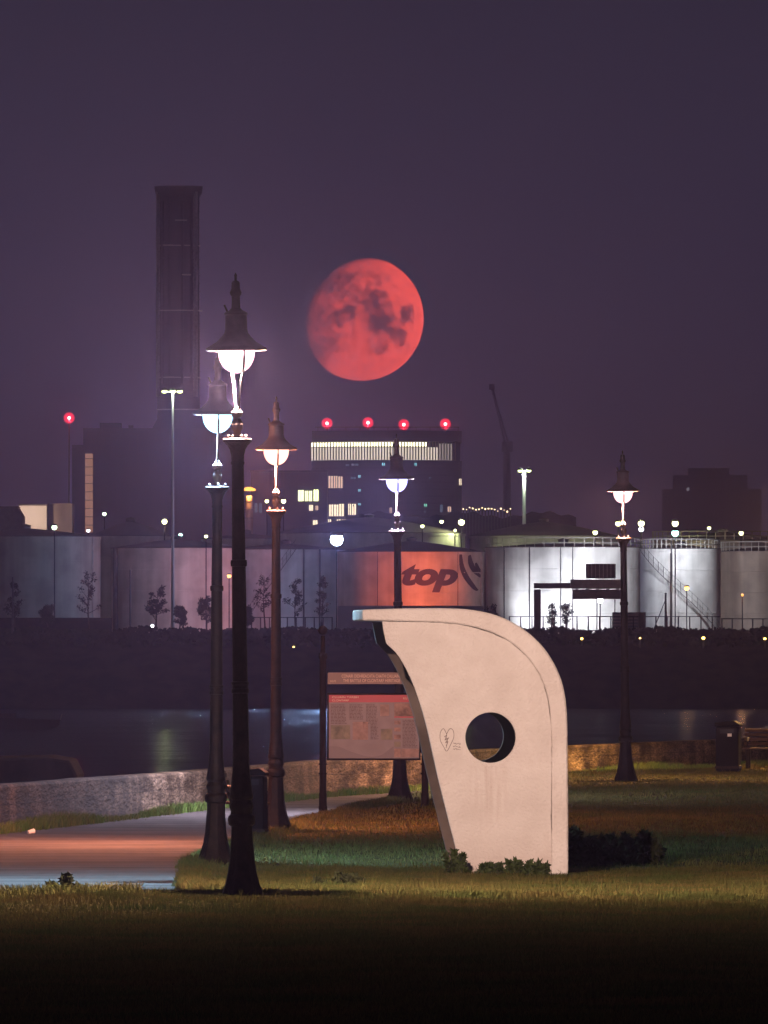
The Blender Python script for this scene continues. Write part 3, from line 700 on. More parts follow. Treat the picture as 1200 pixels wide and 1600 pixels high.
for q in gw_.node_tree.nodes:
    if q.type == 'VALTORGB': q.color_ramp.elements[0].color = (.07, .15, .03, 1); q.color_ramp.elements[1].color = (.14, .16, .05, 1)
g = np.random.default_rng(11)
def scatter(n_, y0, y1, marg=1.3):
    Y = np.sqrt(g.uniform(y0 * y0, y1 * y1, n_)); X = g.uniform(-1, 1, n_) * .0283 * Y * marg + 0.0; return X, Y
X, Y = scatter(420000, 76, 270); xa, ya = scatter(330000, 76, 140); X, Y = np.concatenate([X, xa]), np.concatenate([Y, ya]); k = is_lawn(X, Y) & (X > xw(Y) + .1); X, Y = X[k], Y[k]
cl = .5 + .5 * np.sin(X * 3.1 + np.sin(Y * .7) * 2) * np.sin(Y * .9 + np.sin(X * 1.7))
H = g.uniform(.018, .045, len(X)) * (0.75 + .7 * cl); H = np.where(g.random(len(X)) < .03, H * g.uniform(1.6, 2.8, len(X)), H)
tag(blades('grass', X, Y, lawn_z(X, Y), H, .0038, gm_, 1), 'mown lawn grass, brown and green by turns', 'grass', kind='stuff')
# taller fringe on the lawn's edges and at the wall's foot
n_ = 26000; Y = g.uniform(122, 262, n_); X = xe(Y) + np.abs(g.normal(0, .14, n_)) - .02; H = g.uniform(.04, .11, n_)
X2 = g.uniform(-5, 1.6, 16000); Y2 = front(X2) - np.abs(g.normal(0, .35, 16000)); H2 = g.uniform(.03, .12, 16000) * np.where(X2 < -2.2, 1.3, .7)
k = is_lawn(X2, Y2); X2, Y2, H2 = X2[k], Y2[k], H2[k]
X = np.concatenate([X, X2]); Y = np.concatenate([Y, Y2]); H = np.concatenate([H, H2]); Z = lawn_z(X, Y)
tag(blades('long_grass', X, Y, Z, H, .005, gm_, 2), 'longer grass fringing the lawn where it meets the path', 'grass', kind='stuff')
n_ = 42000; Y = g.uniform(150, 300, n_); dn = .5 + .5 * np.sin(Y * .33) * np.sin(Y * .12 + .6); k = g.random(n_) < (.25 + .75 * dn); Y = Y[k]; dn = dn[k]
X = xw(Y) + .04 + np.abs(g.normal(0, .10, len(Y))); H = g.uniform(.05, .17, len(Y)) * (.5 + dn)
tag(blades('wall_weeds', X, Y, np.full(len(X), PZ), H, .006, gw_, 3), 'green weeds and grass growing along the foot of the sea wall', 'weeds', kind='stuff')

# ------------------------------------------------------------------ things on the water
d = 236.0; zb = -3.3
mb = MB(); w0 = at(0, 1185, d); prof = [(-14, -3.3), (-14, .36), (-9, .36), (-6.6, .40), (-5.75, .42), (-5.35, .36), (-5.22, .1), (-5.15, -3.3)]
mb.prism(prof, 0, 5.0); tag(mb.build('landing_stage', M['stone'], loc=(0, 231, 0), bevel=.05), 'dark flat topped stone landing stage in the water beyond the left wall', 'jetty')
def rock(px, py, d, w, h, label, seed):
    rg = random.Random(seed); bm = bmesh.new(); bmesh.ops.create_icosphere(bm, subdivisions=3, radius=1)
    for v in bm.verts:
        k = 1 + .18 * math.sin(v.co.x * 4 + seed) * math.cos(v.co.y * 3) + rg.uniform(-.06, .06); v.co = Vector((v.co.x * w * k, v.co.y * w * k, v.co.z * h * k))
    me = bpy.data.meshes.new('rock'); bm.to_mesh(me); bm.free(); me.materials.append(M['stone']); me.polygons.foreach_set('use_smooth', [True] * len(me.polygons))
    o = bpy.data.objects.new('rock', me); C.objects.link(o); o.location = at(px, py, d); tag(o, label, 'rock')
rock(178, 1262, 300, .40, .80, 'small dark rock showing above the sea wall', 5)
d = 915.0; root = thing('moored_boat', 'low dark boat lying on the water at the left edge', 'boat', (at(30, 1140, d).x, d, WZ))
k = d / F; mb = MB()
hull = [(-60, 2), (-62, 20), (66, 15), (62, 4), (40, -4), (-50, -4)]
mb.prism([(a * k, b * k) for a, b in hull], -.9, .9); mb.build('hull', M['black'], root, bevel=.1)
MB().box(-40 * k, -5 * k, -.6, .6, 18 * k, 25 * k).build('cabin', M['stone'], root)
mb = MB(); mb.tube([(64 * k, 0, 14 * k), (67 * k, 0, 24 * k)], .035, 6); mb.build('mast', M['dsteel'], root)

# ------------------------------------------------------------------ oil tanks
def tank(cx, r, top, d, m, label, apex=None, rail=True, roofm='roof', base=None, eave=0.0, seams=True, group='oil tanks in the port', seed=0):
    k = d / F; g = at(cx, 990, d); root = thing('oil_tank', label, 'oil tank', (g.x, d, ZP), 0, group)
    rr = r * k; h = CAMZ + (HZ - top) * k - ZP
    n_ = 72; prof = [(rr, -.05)]
    if seams:
        for i in range(1, 4): z = h * i / 4; prof += [(rr, z - .05), (rr + .03, z - .04), (rr + .03, z + .04), (rr, z + .05)]
    prof += [(rr, h - .25), (rr + .06, h - .24), (rr + .06, h)]
    mb = MB(); mb.lathe(prof, n_, caps=False); mb.build('wall', m, root, smooth=True)
    ah = ((HZ - apex) * k + CAMZ - ZP) if apex else h + .25
    mb = MB(); mb.lathe([(rr + .05, h - .02), (rr + .1, h + .05), (rr * .7, h + (ah - h) * .42), (rr * .35, h + (ah - h) * .8), (rr * .1, ah), (.02, ah + .05)], n_, caps=False); rf = mb.build('roof', M[roofm], root, smooth=True)
    mb = MB(); mb.lathe([(.5, ah - .2), (.5, ah + .25), (.6, ah + .3), (.05, ah + .45)], 12); mb.build('vent', M['dsteel'], rf)
    if rail:
        mb = MB()
        for z in (h + .45, h + .95):
            mb.tube([((rr - .1) * math.cos(a), (rr - .1) * math.sin(a), z) for a in np.linspace(math.pi, 2 * math.pi, 48)], .045, 5)
        for a in np.linspace(math.pi, 2 * math.pi, 25): mb.tube([((rr - .1) * math.cos(a), (rr - .1) * math.sin(a), h - .05), ((rr - .1) * math.cos(a), (rr - .1) * math.sin(a), h + .97)], .05, 5)
        mb.build('railing', M['steel'], root)
    return root, k, rr, h
def vpipe(root, k, rr, cx, px, h, m, z0=0, w=.09, off=.14):
    x_ = (px - cx) * k; y_ = -math.sqrt(max(0, rr * rr - x_ * x_)) - off
    mb = MB(); mb.tube([(x_, y_, z0), (x_, y_, h)], w, 8); mb.build('pipe', m, root)
def stair(root, rr, h, a0, a1, m):
    mb = MB(); n_ = 34
    for i in range(n_):
        t = i / (n_ - 1); a = a0 + (a1 - a0) * t; z = h * t
        c, s = math.cos(a), math.sin(a)
        mb.add([((rr + .08) * c, (rr + .08) * s, z), ((rr + .75) * c, (rr + .75) * s, z), ((rr + .75) * math.cos(a + .02), (rr + .75) * math.sin(a + .02), z), ((rr + .08) * math.cos(a + .02), (rr + .08) * math.sin(a + .02), z)], [(0, 1, 2, 3)])
        if i % 2 == 0: mb.tube([((rr + .75) * c, (rr + .75) * s, z), ((rr + .75) * c, (rr + .75) * s, z + 1.0)], .022, 4)
    for dz, w in ((1.0, .016), (0.0, .03), (.5, .01)):
        mb.tube([((rr + .75) * math.cos(a0 + (a1 - a0) * t), (rr + .75) * math.sin(a0 + (a1 - a0) * t), h * t + dz) for t in np.linspace(0, 1, 20)], w, 4)
    mb.build('stair', m, root)

t1, k, rr, h = tank(40, 117, 839, 1330, M['tankg'], 'dull grey green oil tank at the left edge', apex=826, rail=False)
vpipe(t1, k, rr, 40, 146, h, M['steel'])
t2, k, rr, h = tank(277, 103, 857, 1335, M['tanko'], 'oil tank turning orange on its right side, behind the tall floodlight mast', apex=843, rail=False)
vpipe(t2, k, rr, 277, 182, h, M['dsteel'], w=.28, off=.3); vpipe(t2, k, rr, 277, 205, h * .75, M['dsteel'])
t3, k, rr, h = tank(446, 98, 859, 1347, M['tankw'], 'pale bluish oil tank with a stair, behind the orange lit lamp', apex=850, rail=False)
stair(t3, rr, h, math.pi * 1.27, math.pi * 1.55, M['dsteel']); vpipe(t3, k, rr, 446, 475, h, M['dsteel']); vpipe(t3, k, rr, 446, 500, h, M['dsteel'])
t4, k, rr, h = tank(643, 116, 863, 1335, M['tanko'], 'orange lit oil tank bearing the dark word top', apex=846, rail=False)
vpipe(t4, k, rr, 643, 752, h, M['steel'], w=.16)
for px in (590, 715): vpipe(t4, k, rr, 643, px, h, M['dsteel'], w=.03, off=.05)
def wrap(v, cx, px0, z0, off=.05):
    out_ = []
    for q in v:
        x_ = (px0 - cx) * k + q[0]; x_ = max(-rr * .995, min(rr * .995, x_)); out_.append((x_, -math.sqrt(rr * rr - x_ * x_) - off, z0 + q[1]))
    return out_
def zpx(y): return CAMZ + (HZ - y) * k - ZP
v, f = textmesh('top', 88 * k, 44 * k, bold=.05, shear=.28)
bm = bmesh.new(); vv = [bm.verts.new((q[0], q[1], 0)) for q in v]
for fc in f:
    try: bm.faces.new([vv[i] for i in fc])
    except Exception: pass
bmesh.ops.subdivide_edges(bm, edges=[e for e in bm.edges if e.calc_length() > .8], cuts=3); bmesh.ops.triangulate(bm, faces=bm.faces[:])
bm.verts.ensure_lookup_table(); bm.verts.index_update()
mb = MB(); mb.add(wrap([q.co for q in bm.verts], 643, 627, zpx(926)), [tuple(q.index for q in fc.verts) for fc in bm.faces]); bm.free(); mb.build('lettering', M['logo'], t4)
for pts, w in ((smoothline([(719, 866), (721, 885), (728, 902), (740, 918), (746, 923)], 6), 3.0), (smoothline([(733, 868), (735, 880), (741, 892), (751, 902)], 6), 3.0), (smoothline([(743, 880), (747, 890), (754, 895)], 6), 2.2)):
    mb = MB(); L = []
    for i, (a, b_) in enumerate(pts):
        t = i / (len(pts) - 1); ww = w * (.35 + .9 * math.sin(math.pi * min(1, t * .85 + .1)))
        L += [(a - ww, b_ + ww * .5), (a + ww, b_ - ww * .5)]
    vs = wrap([((a - 643) * k, 0, 0) for a, b_ in L], 643, 643, 0); vs = [(q[0], q[1], zpx(L[i][1])) for i, q in enumerate(vs)]
    mb.add(vs, [(2 * i, 2 * i + 1, 2 * i + 3, 2 * i + 2) for i in range(len(pts) - 1)]); mb.build('emblem_stripe', M['logo'], t4)
t5, k, rr, h = tank(880, 122, 856, 1335, M['tankw'], 'brightly floodlit white oil tank behind the dark pipe gantry', apex=848)
for px, w in ((787, .06), (826, .07), (874, .04), (893, .04)): vpipe(t5, k, rr, 880, px, h, M['dsteel'], w=w, off=.07)
t6, k, rr, h = tank(1063, 63, 858, 1312, M['tankw'], 'white oil tank with a slanting stair right of the farthest lamp', apex=852)
stair(t6, rr, h, math.pi * 1.80, math.pi * 1.17, M['dsteel']); vpipe(t6, k, rr, 1063, 1048, h + .8, M['dsteel'], w=.08)
t7, k, rr, h = tank(1218, 93, 862, 1340, M['tankb'], 'brown streaked oil tank at the right edge', apex=852)
tank(577, 150, 834, 1425, M['tankg'], 'dark tank with a domed roof behind the word top tank', apex=809, rail=False, group='domed tanks at the back')
tank(850, 116, 838, 1432, M['tankg'], 'dark tank with a shallow cone roof behind the white floodlit tank', apex=816, rail=False, group='domed tanks at the back')
tank(204, 62, 838, 1420, M['tankg'], 'dark small domed tank between the grey green tank and the tall mast', apex=815, rail=False, group='domed tanks at the back')
tank(1130, 112, 845, 1430, M['tankb'], 'brownish domed tank behind the stair tank at the right', apex=832, group='domed tanks at the back')
tank(385, 70, 842, 1425, M['tankg'], 'grey back tank half hidden behind the three left lamps', apex=834, rail=False, group='domed tanks at the back')

# gantry in front of the white tank
d = 1299.0; k = d / F; root = thing('pipe_gantry', 'dark steel pipe gantry with cabins in front of the white tank', 'gantry', (at(880, 985, d).x, d, ZP))
def gb(name, m, x0, x1, y0, y1, ya, yb, par=None, bv=.04):
    z0 = CAMZ + (HZ - y1) * k - ZP
    return MB().box((x0 - 880) * k, (x1 - 880) * k, ya, yb, z0, CAMZ + (HZ - y0) * k - ZP).build(name, m, par or root, bevel=bv)
gb('column', M['dsteel'], 834, 845, 921, 992, -.3, .3); gb('beam', M['dsteel'], 834, 894, 911, 919.5, -.31, .31)
cb = gb('cabin', M['dsteel'], 915.5, 962, 881, 904, -.9, .9); mb = MB()
for x_ in range(918, 962, 6): mb.box((x_ - 880) * k, (x_ + .8 - 880) * k, -.95, -.9, zpx(903) if False else CAMZ + (HZ - 903) * k - ZP, CAMZ + (HZ - 882) * k - ZP)
mb.build('rib', M['steel'], cb)
gb('walkway', M['steel'], 891, 972, 905.5, 920, -1.0, 1.0); gb('truss', M['dsteel'], 895, 974, 921, 936, -.8, .8)
for x_ in (899, 915, 931, 947, 962): gb('bracket', M['dsteel'], x_, x_ + 5, 919.8, 924, -1.1, -.82)
for x_ in (960, 932): gb('column', M['dsteel'], x_, x_ + 1.5, 936.5, 992, -.1, .1, bv=0)
# container
d = 1290.0; k = d / F; root = thing('shipping_container', 'grey slatted container standing behind the fence under the farthest lamp', 'container', (at(984, 985, d).x, d, ZP))
MB().box(-27 * k, 25 * k, 0, 2.4, 0, 34 * k).build('body', mat('container_paint', (.16, .18, .20), (.22, .24, .26), scale=1), root, bevel=.03)
for i in range(6): MB().box(-26 * k, 13 * k, -.06, -.003, (3 + i * 5) * k, (5.4 + i * 5) * k).build('slat', M['steel'], root)
MB().box(14.5 * k, 25 * k, -.06, -.003, 1 * k, 33 * k).build('door', M['dsteel'], root)

# fences on the bank
def fence(x0, x1, y0, y1, d, step, label, par=M['dsteel']):
    k = d / F; root = thing('fence', label, 'fence', (at((x0 + x1) / 2, 990, d).x, d, ZP)); hx = (x1 - x0) / 2 * k
    h0 = .05; h1 = (CAMZ + (HZ - y0) * k) - ZP
    for z in (h1 - .05, h0 + .25): MB().box(-hx, hx, -.03, .03, z - .04, z + .04).build('rail', par, root)
    n_ = int((x1 - x0) / step)
    first = None
    for i in range(n_ + 1):
        if first is None: first = MB().box(-.06, .06, -.05, .05, -.1, h1).build('post', par, root)
        else:
            c = first.copy(); C.objects.link(c)
            first_loc = -hx + i * step * k; c.location = (first_loc, 0, 0)
    first.location = (-hx, 0, 0)
    for o in bpy.data.objects:
        if o.name.startswith('post') and o.parent is None: o.parent = root
    return root
fence(796, 1126, 962.5, 990, 1276, 17.6, 'dark post and rail fence in front of the white tanks')
fence(365, 520, 964, 990, 1276, 14, 'dark post and rail fence below the pale bluish tank')
fence(1128, 1260, 966, 990, 1278, 16, 'dark post and rail fence in front of the brown tank')
d = 1278; k = d / F
mb = MB(); mb.box(at(-60, 0, d).x, at(175, 0, d).x, d - .15, d + .15, ZP - .1, ZP + (990 - 965) * k)
tag(mb.build('boundary_wall', M['stone']), 'dark boundary wall below the grey green tank at the left', 'wall')
d = 1296; k = d / F
mb = MB(); mb.box(at(528, 0, d).x, at(756, 0, d).x, d - .15, d + .15, ZP - .1, ZP + (990 - 946) * k); tag(mb.build('bund_wall', mat('bund_concrete', (.3, .29, .3), (.4, .39, .4), scale=.5)), 'pale concrete bund wall below the word top tank', 'wall')

# scrub along the bank's crest
rg = random.Random(77); mb = MB()
for i in range(9000):
    x_ = rg.uniform(-46, 46); c = .5 + .5 * math.sin(x_ * .9) * math.sin(x_ * .37 + 1); y_ = rg.uniform(1263, 1272); z = np.interp(y_, [1262, 1266, 1270], [2.4, 3.5, ZP]) + rg.uniform(0, .25 + .45 * c)
    u = Vector((rg.gauss(0, 1), 0, rg.gauss(0, 1))).normalized() * rg.uniform(.08, .2); w = Vector((-u.z, rg.uniform(-.1, .1), u.x)) * .6
    mb.quad((x_, y_, z), u, w)
tag(mb.build('bank_scrub', M['leaf']), 'dark low scrub along the crest of the far bank', 'scrub', kind='stuff')

# young trees on the bank
def tree(px, top, d, w, label, seed, dens=1.0, bottom=988, lean=0):
    k = d / F; rg = random.Random(seed); root = thing('young_tree', label, 'tree', (at(px, 985, d).x, d, ZP), 0, 'young trees on the far bank')
    h = CAMZ + (HZ - top) * k - ZP; w = w * k
    mb = MB(); lb = MB()
    tr_ = [Vector((lean * k * t + .08 * math.sin(t * 5 + seed), 0, h * t)) for t in np.linspace(0, 1, 7)]
    mb.tube([tr_[0] - Vector((0, 0, .1))] + tr_[1:], [.10, .09, .075, .06, .045, .03, .012], 6)
    for i in range(int(16 + 6 * dens)):
        t = rg.uniform(.28, .97); j = min(5, int(t * 6)); b0 = tr_[j].lerp(tr_[j + 1], t * 6 - j)
        L = w * .5 * rg.uniform(.55, 1.1) * (1.15 - .75 * t); a = rg.uniform(0, 2 * math.pi)
        tip = b0 + Vector((math.cos(a) * L, math.sin(a) * L * .7, L * rg.uniform(.35, 1.1)))
        mb.tube([b0, b0.lerp(tip, .5) + Vector((0, 0, -.05)), tip], [.035, .022, .008], 4)
        for q in range(3):
            c = b0.lerp(tip, rg.uniform(.45, 1.0)); leaves(lb, rg, c, (.28, .25, .24), int(14 * dens), .10)
    mb.build('trunk', M['bark'], root); lb.build('crown', M['leaf'], root)
tree(22, 915, 1274, 46, 'narrow young tree before the grey green tank at the far left', 1, 1.0)
tree(75, 948, 1273, 30, 'round dark bush tree before the grey green tank', 2, 2.6)
tree(140, 896, 1274, 46, 'open young tree where the grey green tank ends', 3, .9, lean=-3)
tree(245, 920, 1273, 52, 'spreading dark young tree before the orange sided tank', 4, 1.7)
tree(281, 952, 1272, 30, 'short bushy tree at the foot of the tall mast', 5, 2.4)
tree(322, 938, 1273, 40, 'leafy young tree left of the cyan lamp', 6, 1.8)
tree(386, 950, 1273, 26, 'short dark tree between the lamp posts', 7, 2.2)
tree(413, 900, 1274, 34, 'thin young tree with few leaves before the stair of the pale tank', 8, .7)
tree(462, 908, 1274, 44, 'bare branching young tree right of the orange lit lamp', 9, .9)
tree(504, 902, 1274, 32, 'thin dark young tree left of the word top tank', 10, 1.0)
tree(862, 945, 1274, 22, 'sapling before the white tank beside the gantry column', 11, .8)
tree(885, 940, 1274, 26, 'sapling with drooping twigs before the white tank, right of the gantry column', 12, .8)
tree(768, 950, 1273, 26, 'dark bush tree peeping over the shelter roof', 13, 2.2)

# ------------------------------------------------------------------ lights in the port
def lampmat(col, st, key):
    if key not in M: M[key] = glow('lit_lens_' + key, col, st)
    return M[key]
COL = {'green': (.72, 1, .62), 'yellow': (.95, 1, .45), 'white': (.9, .95, 1), 'blue': (.62, .78, 1), 'orange': (1, .45, .10), 'amber': (1, .66, .14), 'teal': (.45, 1, .85), 'red': (1, .03, .06)}
def flood(px, py, d, r, colk, power, label, base=990, name='floodlight', st=7.0, group='floodlights in the port', light=None, cat='floodlight', aim=None, size=130, beam=0, wash=0):
    k = d / F; g = at(px, py, d); root = thing(name, label, cat, (g.x, d, ZP), 0, group); h = g.z - ZP
    MB().tube([(0, .25, -.1), (0, .25, h)], .05, 6).build('post', M['black'], root)
    rr = r * k
    mb = MB(); mb.lathe([(rr * 1.15, h + rr * .6), (rr * .9, h + rr * 1.2), (.05, h + rr * 1.35)], 12); mb.build('housing', M['dsteel'], root)
    mb = MB(); mb.ball((0, 0, h), rr, 12); mb.build('lens', lampmat(COL[colk], st, colk + str(st)), root, smooth=True)
    if power and aim: lamp(root, (0, rr + .15, h - .05), power, light or COL[colk], .15, 'SPOT', aim, size, .8)
    elif power: lamp(root, (0, -rr - .12, h - .05), power, light or COL[colk], .15)
    if wash: lamp(root, (-rr - .3, .1, h - .4), wash, light or COL[colk], .2, 'SPOT', (-.62, 1, -.1), 80, .8)
    if beam: lamp(root, (0, -rr - .3, h), beam, light or COL[colk], .2, 'SPOT', (0, -1, .12), 75, 1.0)
    return root
flood(526, 843, 1308, 10, 'blue', 3000, 'dazzling blue white floodlight above the pale tank, brightest of all', st=40.0, light=(.36, .55, 1), beam=36000, wash=8500)
flood(938, 938, 1317.5, 4.5, 'white', 10500, 'white floodlight below the gantry before the bright tank', st=25.0, light=(.93, .95, 1), aim=(.38, 1, .15), size=112)
flood(802, 980, 1323, 3, 'white', 3600, 'added low white light brightening the left side of the white tank, unseen behind the shelter', light=(.93, .95, 1), aim=(.75, 1, .55), size=100)  # added lamp, out of sight, to brighten the tank's left side
flood(1055, 833, 1300, 5.5, 'teal', 5200, 'pale teal floodlight on the roof line of the stair tank', st=9.0, light=(.9, .94, 1), aim=(-.1, 1, -.9), size=150)
flood(1055, 818, 1420, 5.0, 'yellow', 0, 'yellow floodlight directly above the teal one')
flood(85, 824, 1318, 4.0, 'green', 0, 'greenish floodlight above the grey green tank')
flood(163, 803, 1440, 3.0, 'green', 0, 'pale green floodlight left of the small domed tank')
flood(257, 815, 1400, 4.2, 'yellow', 1200, 'yellow green floodlight just left of the tall mast')
flood(282, 836, 1400, 3.0, 'teal', 0, 'small teal floodlight just right of the tall mast')
flood(138, 829, 1400, 2.6, 'white', 0, 'small white floodlight where the grey green tank ends')
flood(322, 838, 1312, 2.6, 'yellow', 0, 'small yellow floodlight left of the cyan lamp post')
flood(660, 822, 1400, 2.8, 'yellow', 0, 'small yellow floodlight right of the bluish lamp')
flood(690, 815, 1480, 3.0, 'yellow', 0, 'small pale floodlight beside the big yellow one over the word top tank')
flood(721, 816, 1420, 5.0, 'yellow', 1600, 'big yellow floodlight above the right end of the word top tank')
flood(711, 829, 1420, 2.0, 'yellow', 0, 'tiny yellow lamp beneath the big yellow floodlight')
flood(930, 832, 1420, 3.8, 'yellow', 0, 'lemon yellow floodlight on the cone roof left of the farthest lamp')
flood(966, 818, 1420, 4.2, 'yellow', 0, 'pale yellow floodlight behind the neck of the farthest lamp')
flood(1002, 818, 1420, 5.0, 'yellow', 1500, 'bright yellow floodlight just right of the farthest lamp')
flood(1002, 827, 1425, 4.0, 'white', 0, 'white floodlight under the bright yellow one')
flood(1108, 825, 1440, 2.8, 'yellow', 0, 'slim yellow floodlight over the right of the stair tank')
flood(1158, 833, 1420, 3.5, 'yellow', 0, 'yellow floodlight over the brown tank at the right')
flood(417, 783, 1600, 3.0, 'yellow', 0, 'small yellow lamp left of the neck of the orange lamp')
flood(443, 783, 1600, 3.6, 'yellow', 0, 'small yellow lamp right of the neck of the orange lamp')
# sodium lamps
flood(1073, 919, 1298, 3.6, 'orange', 350, 'orange yard lamp on a post before the stair tank', light=(1, .5, .2))
flood(716, 957, 1316, 3, 'orange', 10000, 'orange yard lamp hidden low behind the shelter', light=(1, .13, .018), aim=(-.7, 1, .25), size=96)
flood(358, 900, 1318, 3, 'orange', 1000, 'orange yard lamp hidden behind the lamp posts', light=(1, .21, .06), aim=(-.5, 1, .1), size=110)
flood(1160, 930, 1290, 2, 'orange', 500, 'faint orange yard lamp before the brown tank', light=(1, .45, .2), st=2.0)
flood(238, 978, 1276, 2.6, 'white', 260, 'little white lamp among the dark trees left', light=(.9, .9, 1))
# bollard lights along the bank
for px, py, s, lab in ((80, 1016, 3.6, 'amber bank light below the grey green tank, farthest left'), (180, 1016, 2.4, 'faint amber bank light below the end of the grey green tank'), (271, 1017, 3.6, 'amber bank light in line with the tall mast'),
                       (459, 1011, 2.6, 'dim amber bank light right of the orange lamp post'), (363, 1014, 1.4, 'tiny amber bank light between the two left posts'), (909, 998, 3.6, 'amber bank light just right of the shelter'), (1000, 997, 2.6, 'dim amber bank light right of the farthest lamp post'),
                       (1099, 997, 4.4, 'brightest amber bank light below the stair tank'), (1195, 998, 3.6, 'amber bank light at the right edge')):
    d = 1263.0; k = d / F; g = at(px, py, d); root = thing('bollard_light', lab, 'bank light', (g.x, d, g.z - .5), 0, 'amber lights along the far bank')
    MB().lathe([(.09, -.8), (.09, .4), (.14, .42), (.14, .46)], 10).build('post', M['dsteel'], root)
    mb = MB(); mb.ball((0, -.18, .5), s * k * .62, 10, .8); mb.build('lens', lampmat(COL['amber'], 8.0, 'amber8'), root, smooth=True)
# flood masts
def mast(px, top, d, heads, label, r, power):
    k = d / F; g = at(px, top, d); root = thing('floodlight_mast', label, 'floodlight mast', (g.x, d, ZP), 0, 'tall floodlight masts'); h = g.z - ZP
    MB().lathe([(r * 1.5, -.1), (r, h * .4), (r * .8, h)], 12).build('pole', mat('mast_paint', (.55, .56, .55), rough=.5), root, smooth=True)
    MB().box(min(heads) * k - .1, max(heads) * k + .1, -.08, .08, h - .12, h).build('crossbar', M['steel'], root)
    for a in heads:
        hd = MB().lathe([(.3, h + .02), (.22, h + .28), (.06, h + .34)], 12, (a * k, -.35)).build('lamp_head', M['dsteel'], root)
        mb = MB(); mb.ball((a * k, -.38, h - .05), .27, 10, .6); mb.build('lens', lampmat((.85, 1, .35), 7.0, 'mast7'), hd, smooth=True)
    for a in (heads if len(heads) < 3 else heads[::2]): lamp(root, (a * k, -.6, h - .35), power / len(heads), (.8, .95, .7), .15)
mast(270, 611, 1308, (-13, 0, 11), 'tall slim mast with three yellow green heads before the power station', .13, 1000)
mast(819, 735, 1490, (-6, 7), 'pale mast with two yellow heads behind the white tank', .22, 2400)
# plain posts
for px, top, d, w, lab in ((20, 903, 1268, .09, 'dark thin post at the left edge of the bank'), (1040, 928, 1284, .11, 'dark post with a slanting stay before the stair tank'), (1048, 866, 1296, .07, 'thin pole left of the orange yard lamp')):
    h = CAMZ + (HZ - top) * d / F - ZP; root = thing('pole', lab, 'pole', (at(px, 990, d).x, d, ZP))
    MB().lathe([(w * 1.3, -.6), (w, h * .5), (w * .8, h)], 8).build('shaft', M['dsteel'], root)
    if px == 1040: MB().tube([(-1.3, 0, 0), (0, 0, h * .86)], .05, 6).build('stay', M['dsteel'], root)
    MB().lathe([(w * 1.3, h), (w * .3, h + .1)], 8).build('cap', M['dsteel'], root)

# ------------------------------------------------------------------ power station and chimney
d = 3000.0; k = d / F
root = thing('power_station', 'huge dark power station block with a lit stair strip at the left', 'power station', (at(250, 990, d).x, d, ZP))
def zz(y): return CAMZ + (HZ - y) * k - ZP
def bb(name, m, x0, x1, y0, y1, ya, yb, par=None, bv=0, c=250):
    return MB().box((x0 - c) * k, (x1 - c) * k, ya, yb, zz(y1), zz(y0)).build(name, m, par or root, bevel=bv)
bb('main_hall', M['station'], 130, 372, 669, 992, 0, 60); bb('side_block', M['station'], 112.5, 130, 695, 992, .5, 55)
bb('roof_plant', M['station'], 155, 188, 660, 668.7, 5, 15); bb('roof_plant', M['station'], 200, 207, 664, 668.7, 5, 9)
MB().prism([((236 - 250) * k, zz(668.7)), ((252 - 250) * k, zz(640)), ((330 - 250) * k, zz(640)), ((338 - 250) * k, zz(668.7))], 10, 40).build('flue_house', M['station'], root)
bb('stair_window', glow('lit_stair_glass', (1, .48, .30), .34), 133, 145, 709, 832, -.25, -.05)
for i in range(9): bb('glazing_bar', M['station'], 132.6, 145.4, 716 + i * 13, 717 + i * 13, -.45, -.26)
for x_ in (180, 215, 250, 290, 330): bb('cladding_joint', M['dsteel'], x_, x_ + 1, 672, 990, -.2, -.02)
d = 3080.0; k = d / F
root = thing('chimney_stack', 'broad dark chimney stack rising above the power station', 'chimney', (at(279, 990, d).x, d, ZP))
r_ = 33 * k
mb = MB(); mb.lathe([(r_ * 1.08, 0), (r_, zz(600)), (r_, zz(486)), (r_ * .985, zz(485)), (r_ * .985, zz(306))], 40); sh = mb.build('shaft', M['chimney'], root, smooth=True)
MB().lathe([(r_ * 1.0, zz(307)), (r_ * 1.1, zz(302)), (r_ * 1.14, zz(294)), (r_ * 1.14, zz(291)), (r_ * .9, zz(291)), (r_ * .9, zz(298))], 40, caps=False).build('cap', M['chimney'], root, smooth=True)
for y_, m, q in ((485.5, 'fin', 1.12), (384, 'steel', 1.03), (590, 'steel', 1.04), (640, 'steel', 1.05)):
    MB().lathe([(r_ * .98, zz(y_ + 1)), (r_ * q, zz(y_ + 1)), (r_ * q, zz(y_ - .8)), (r_ * .98, zz(y_ - .8))], 40, caps=False).build('platform', M[m], root)
for a in (-.75, -.45, .2, .62):
    MB().tube([(r_ * a, -r_ * math.sqrt(1 - a * a) - .2, zz(600)), (r_ * a, -r_ * math.sqrt(1 - a * a) - .2, zz(315))], .35, 6).build('duct', M['chimney'], root)
for i in range(26):
    y_ = 318 + i * 12.5; MB().lathe([(r_ * .99, zz(y_ + .5)), (r_ * 1.03, zz(y_ + .5)), (r_ * 1.03, zz(y_ - .5)), (r_ * .99, zz(y_ - .5))], 40, caps=False).build('hoop', M['chimney'], root)
for a0, a1 in ((-.95, -.86), (.80, .9)):
    MB().tube([(r_ * a0, -r_ * math.sqrt(1 - a0 * a0) - .3, zz(620)), (r_ * a0, -r_ * math.sqrt(1 - a0 * a0) - .3, zz(300))], .55, 6).build('duct', M['steel'], root)
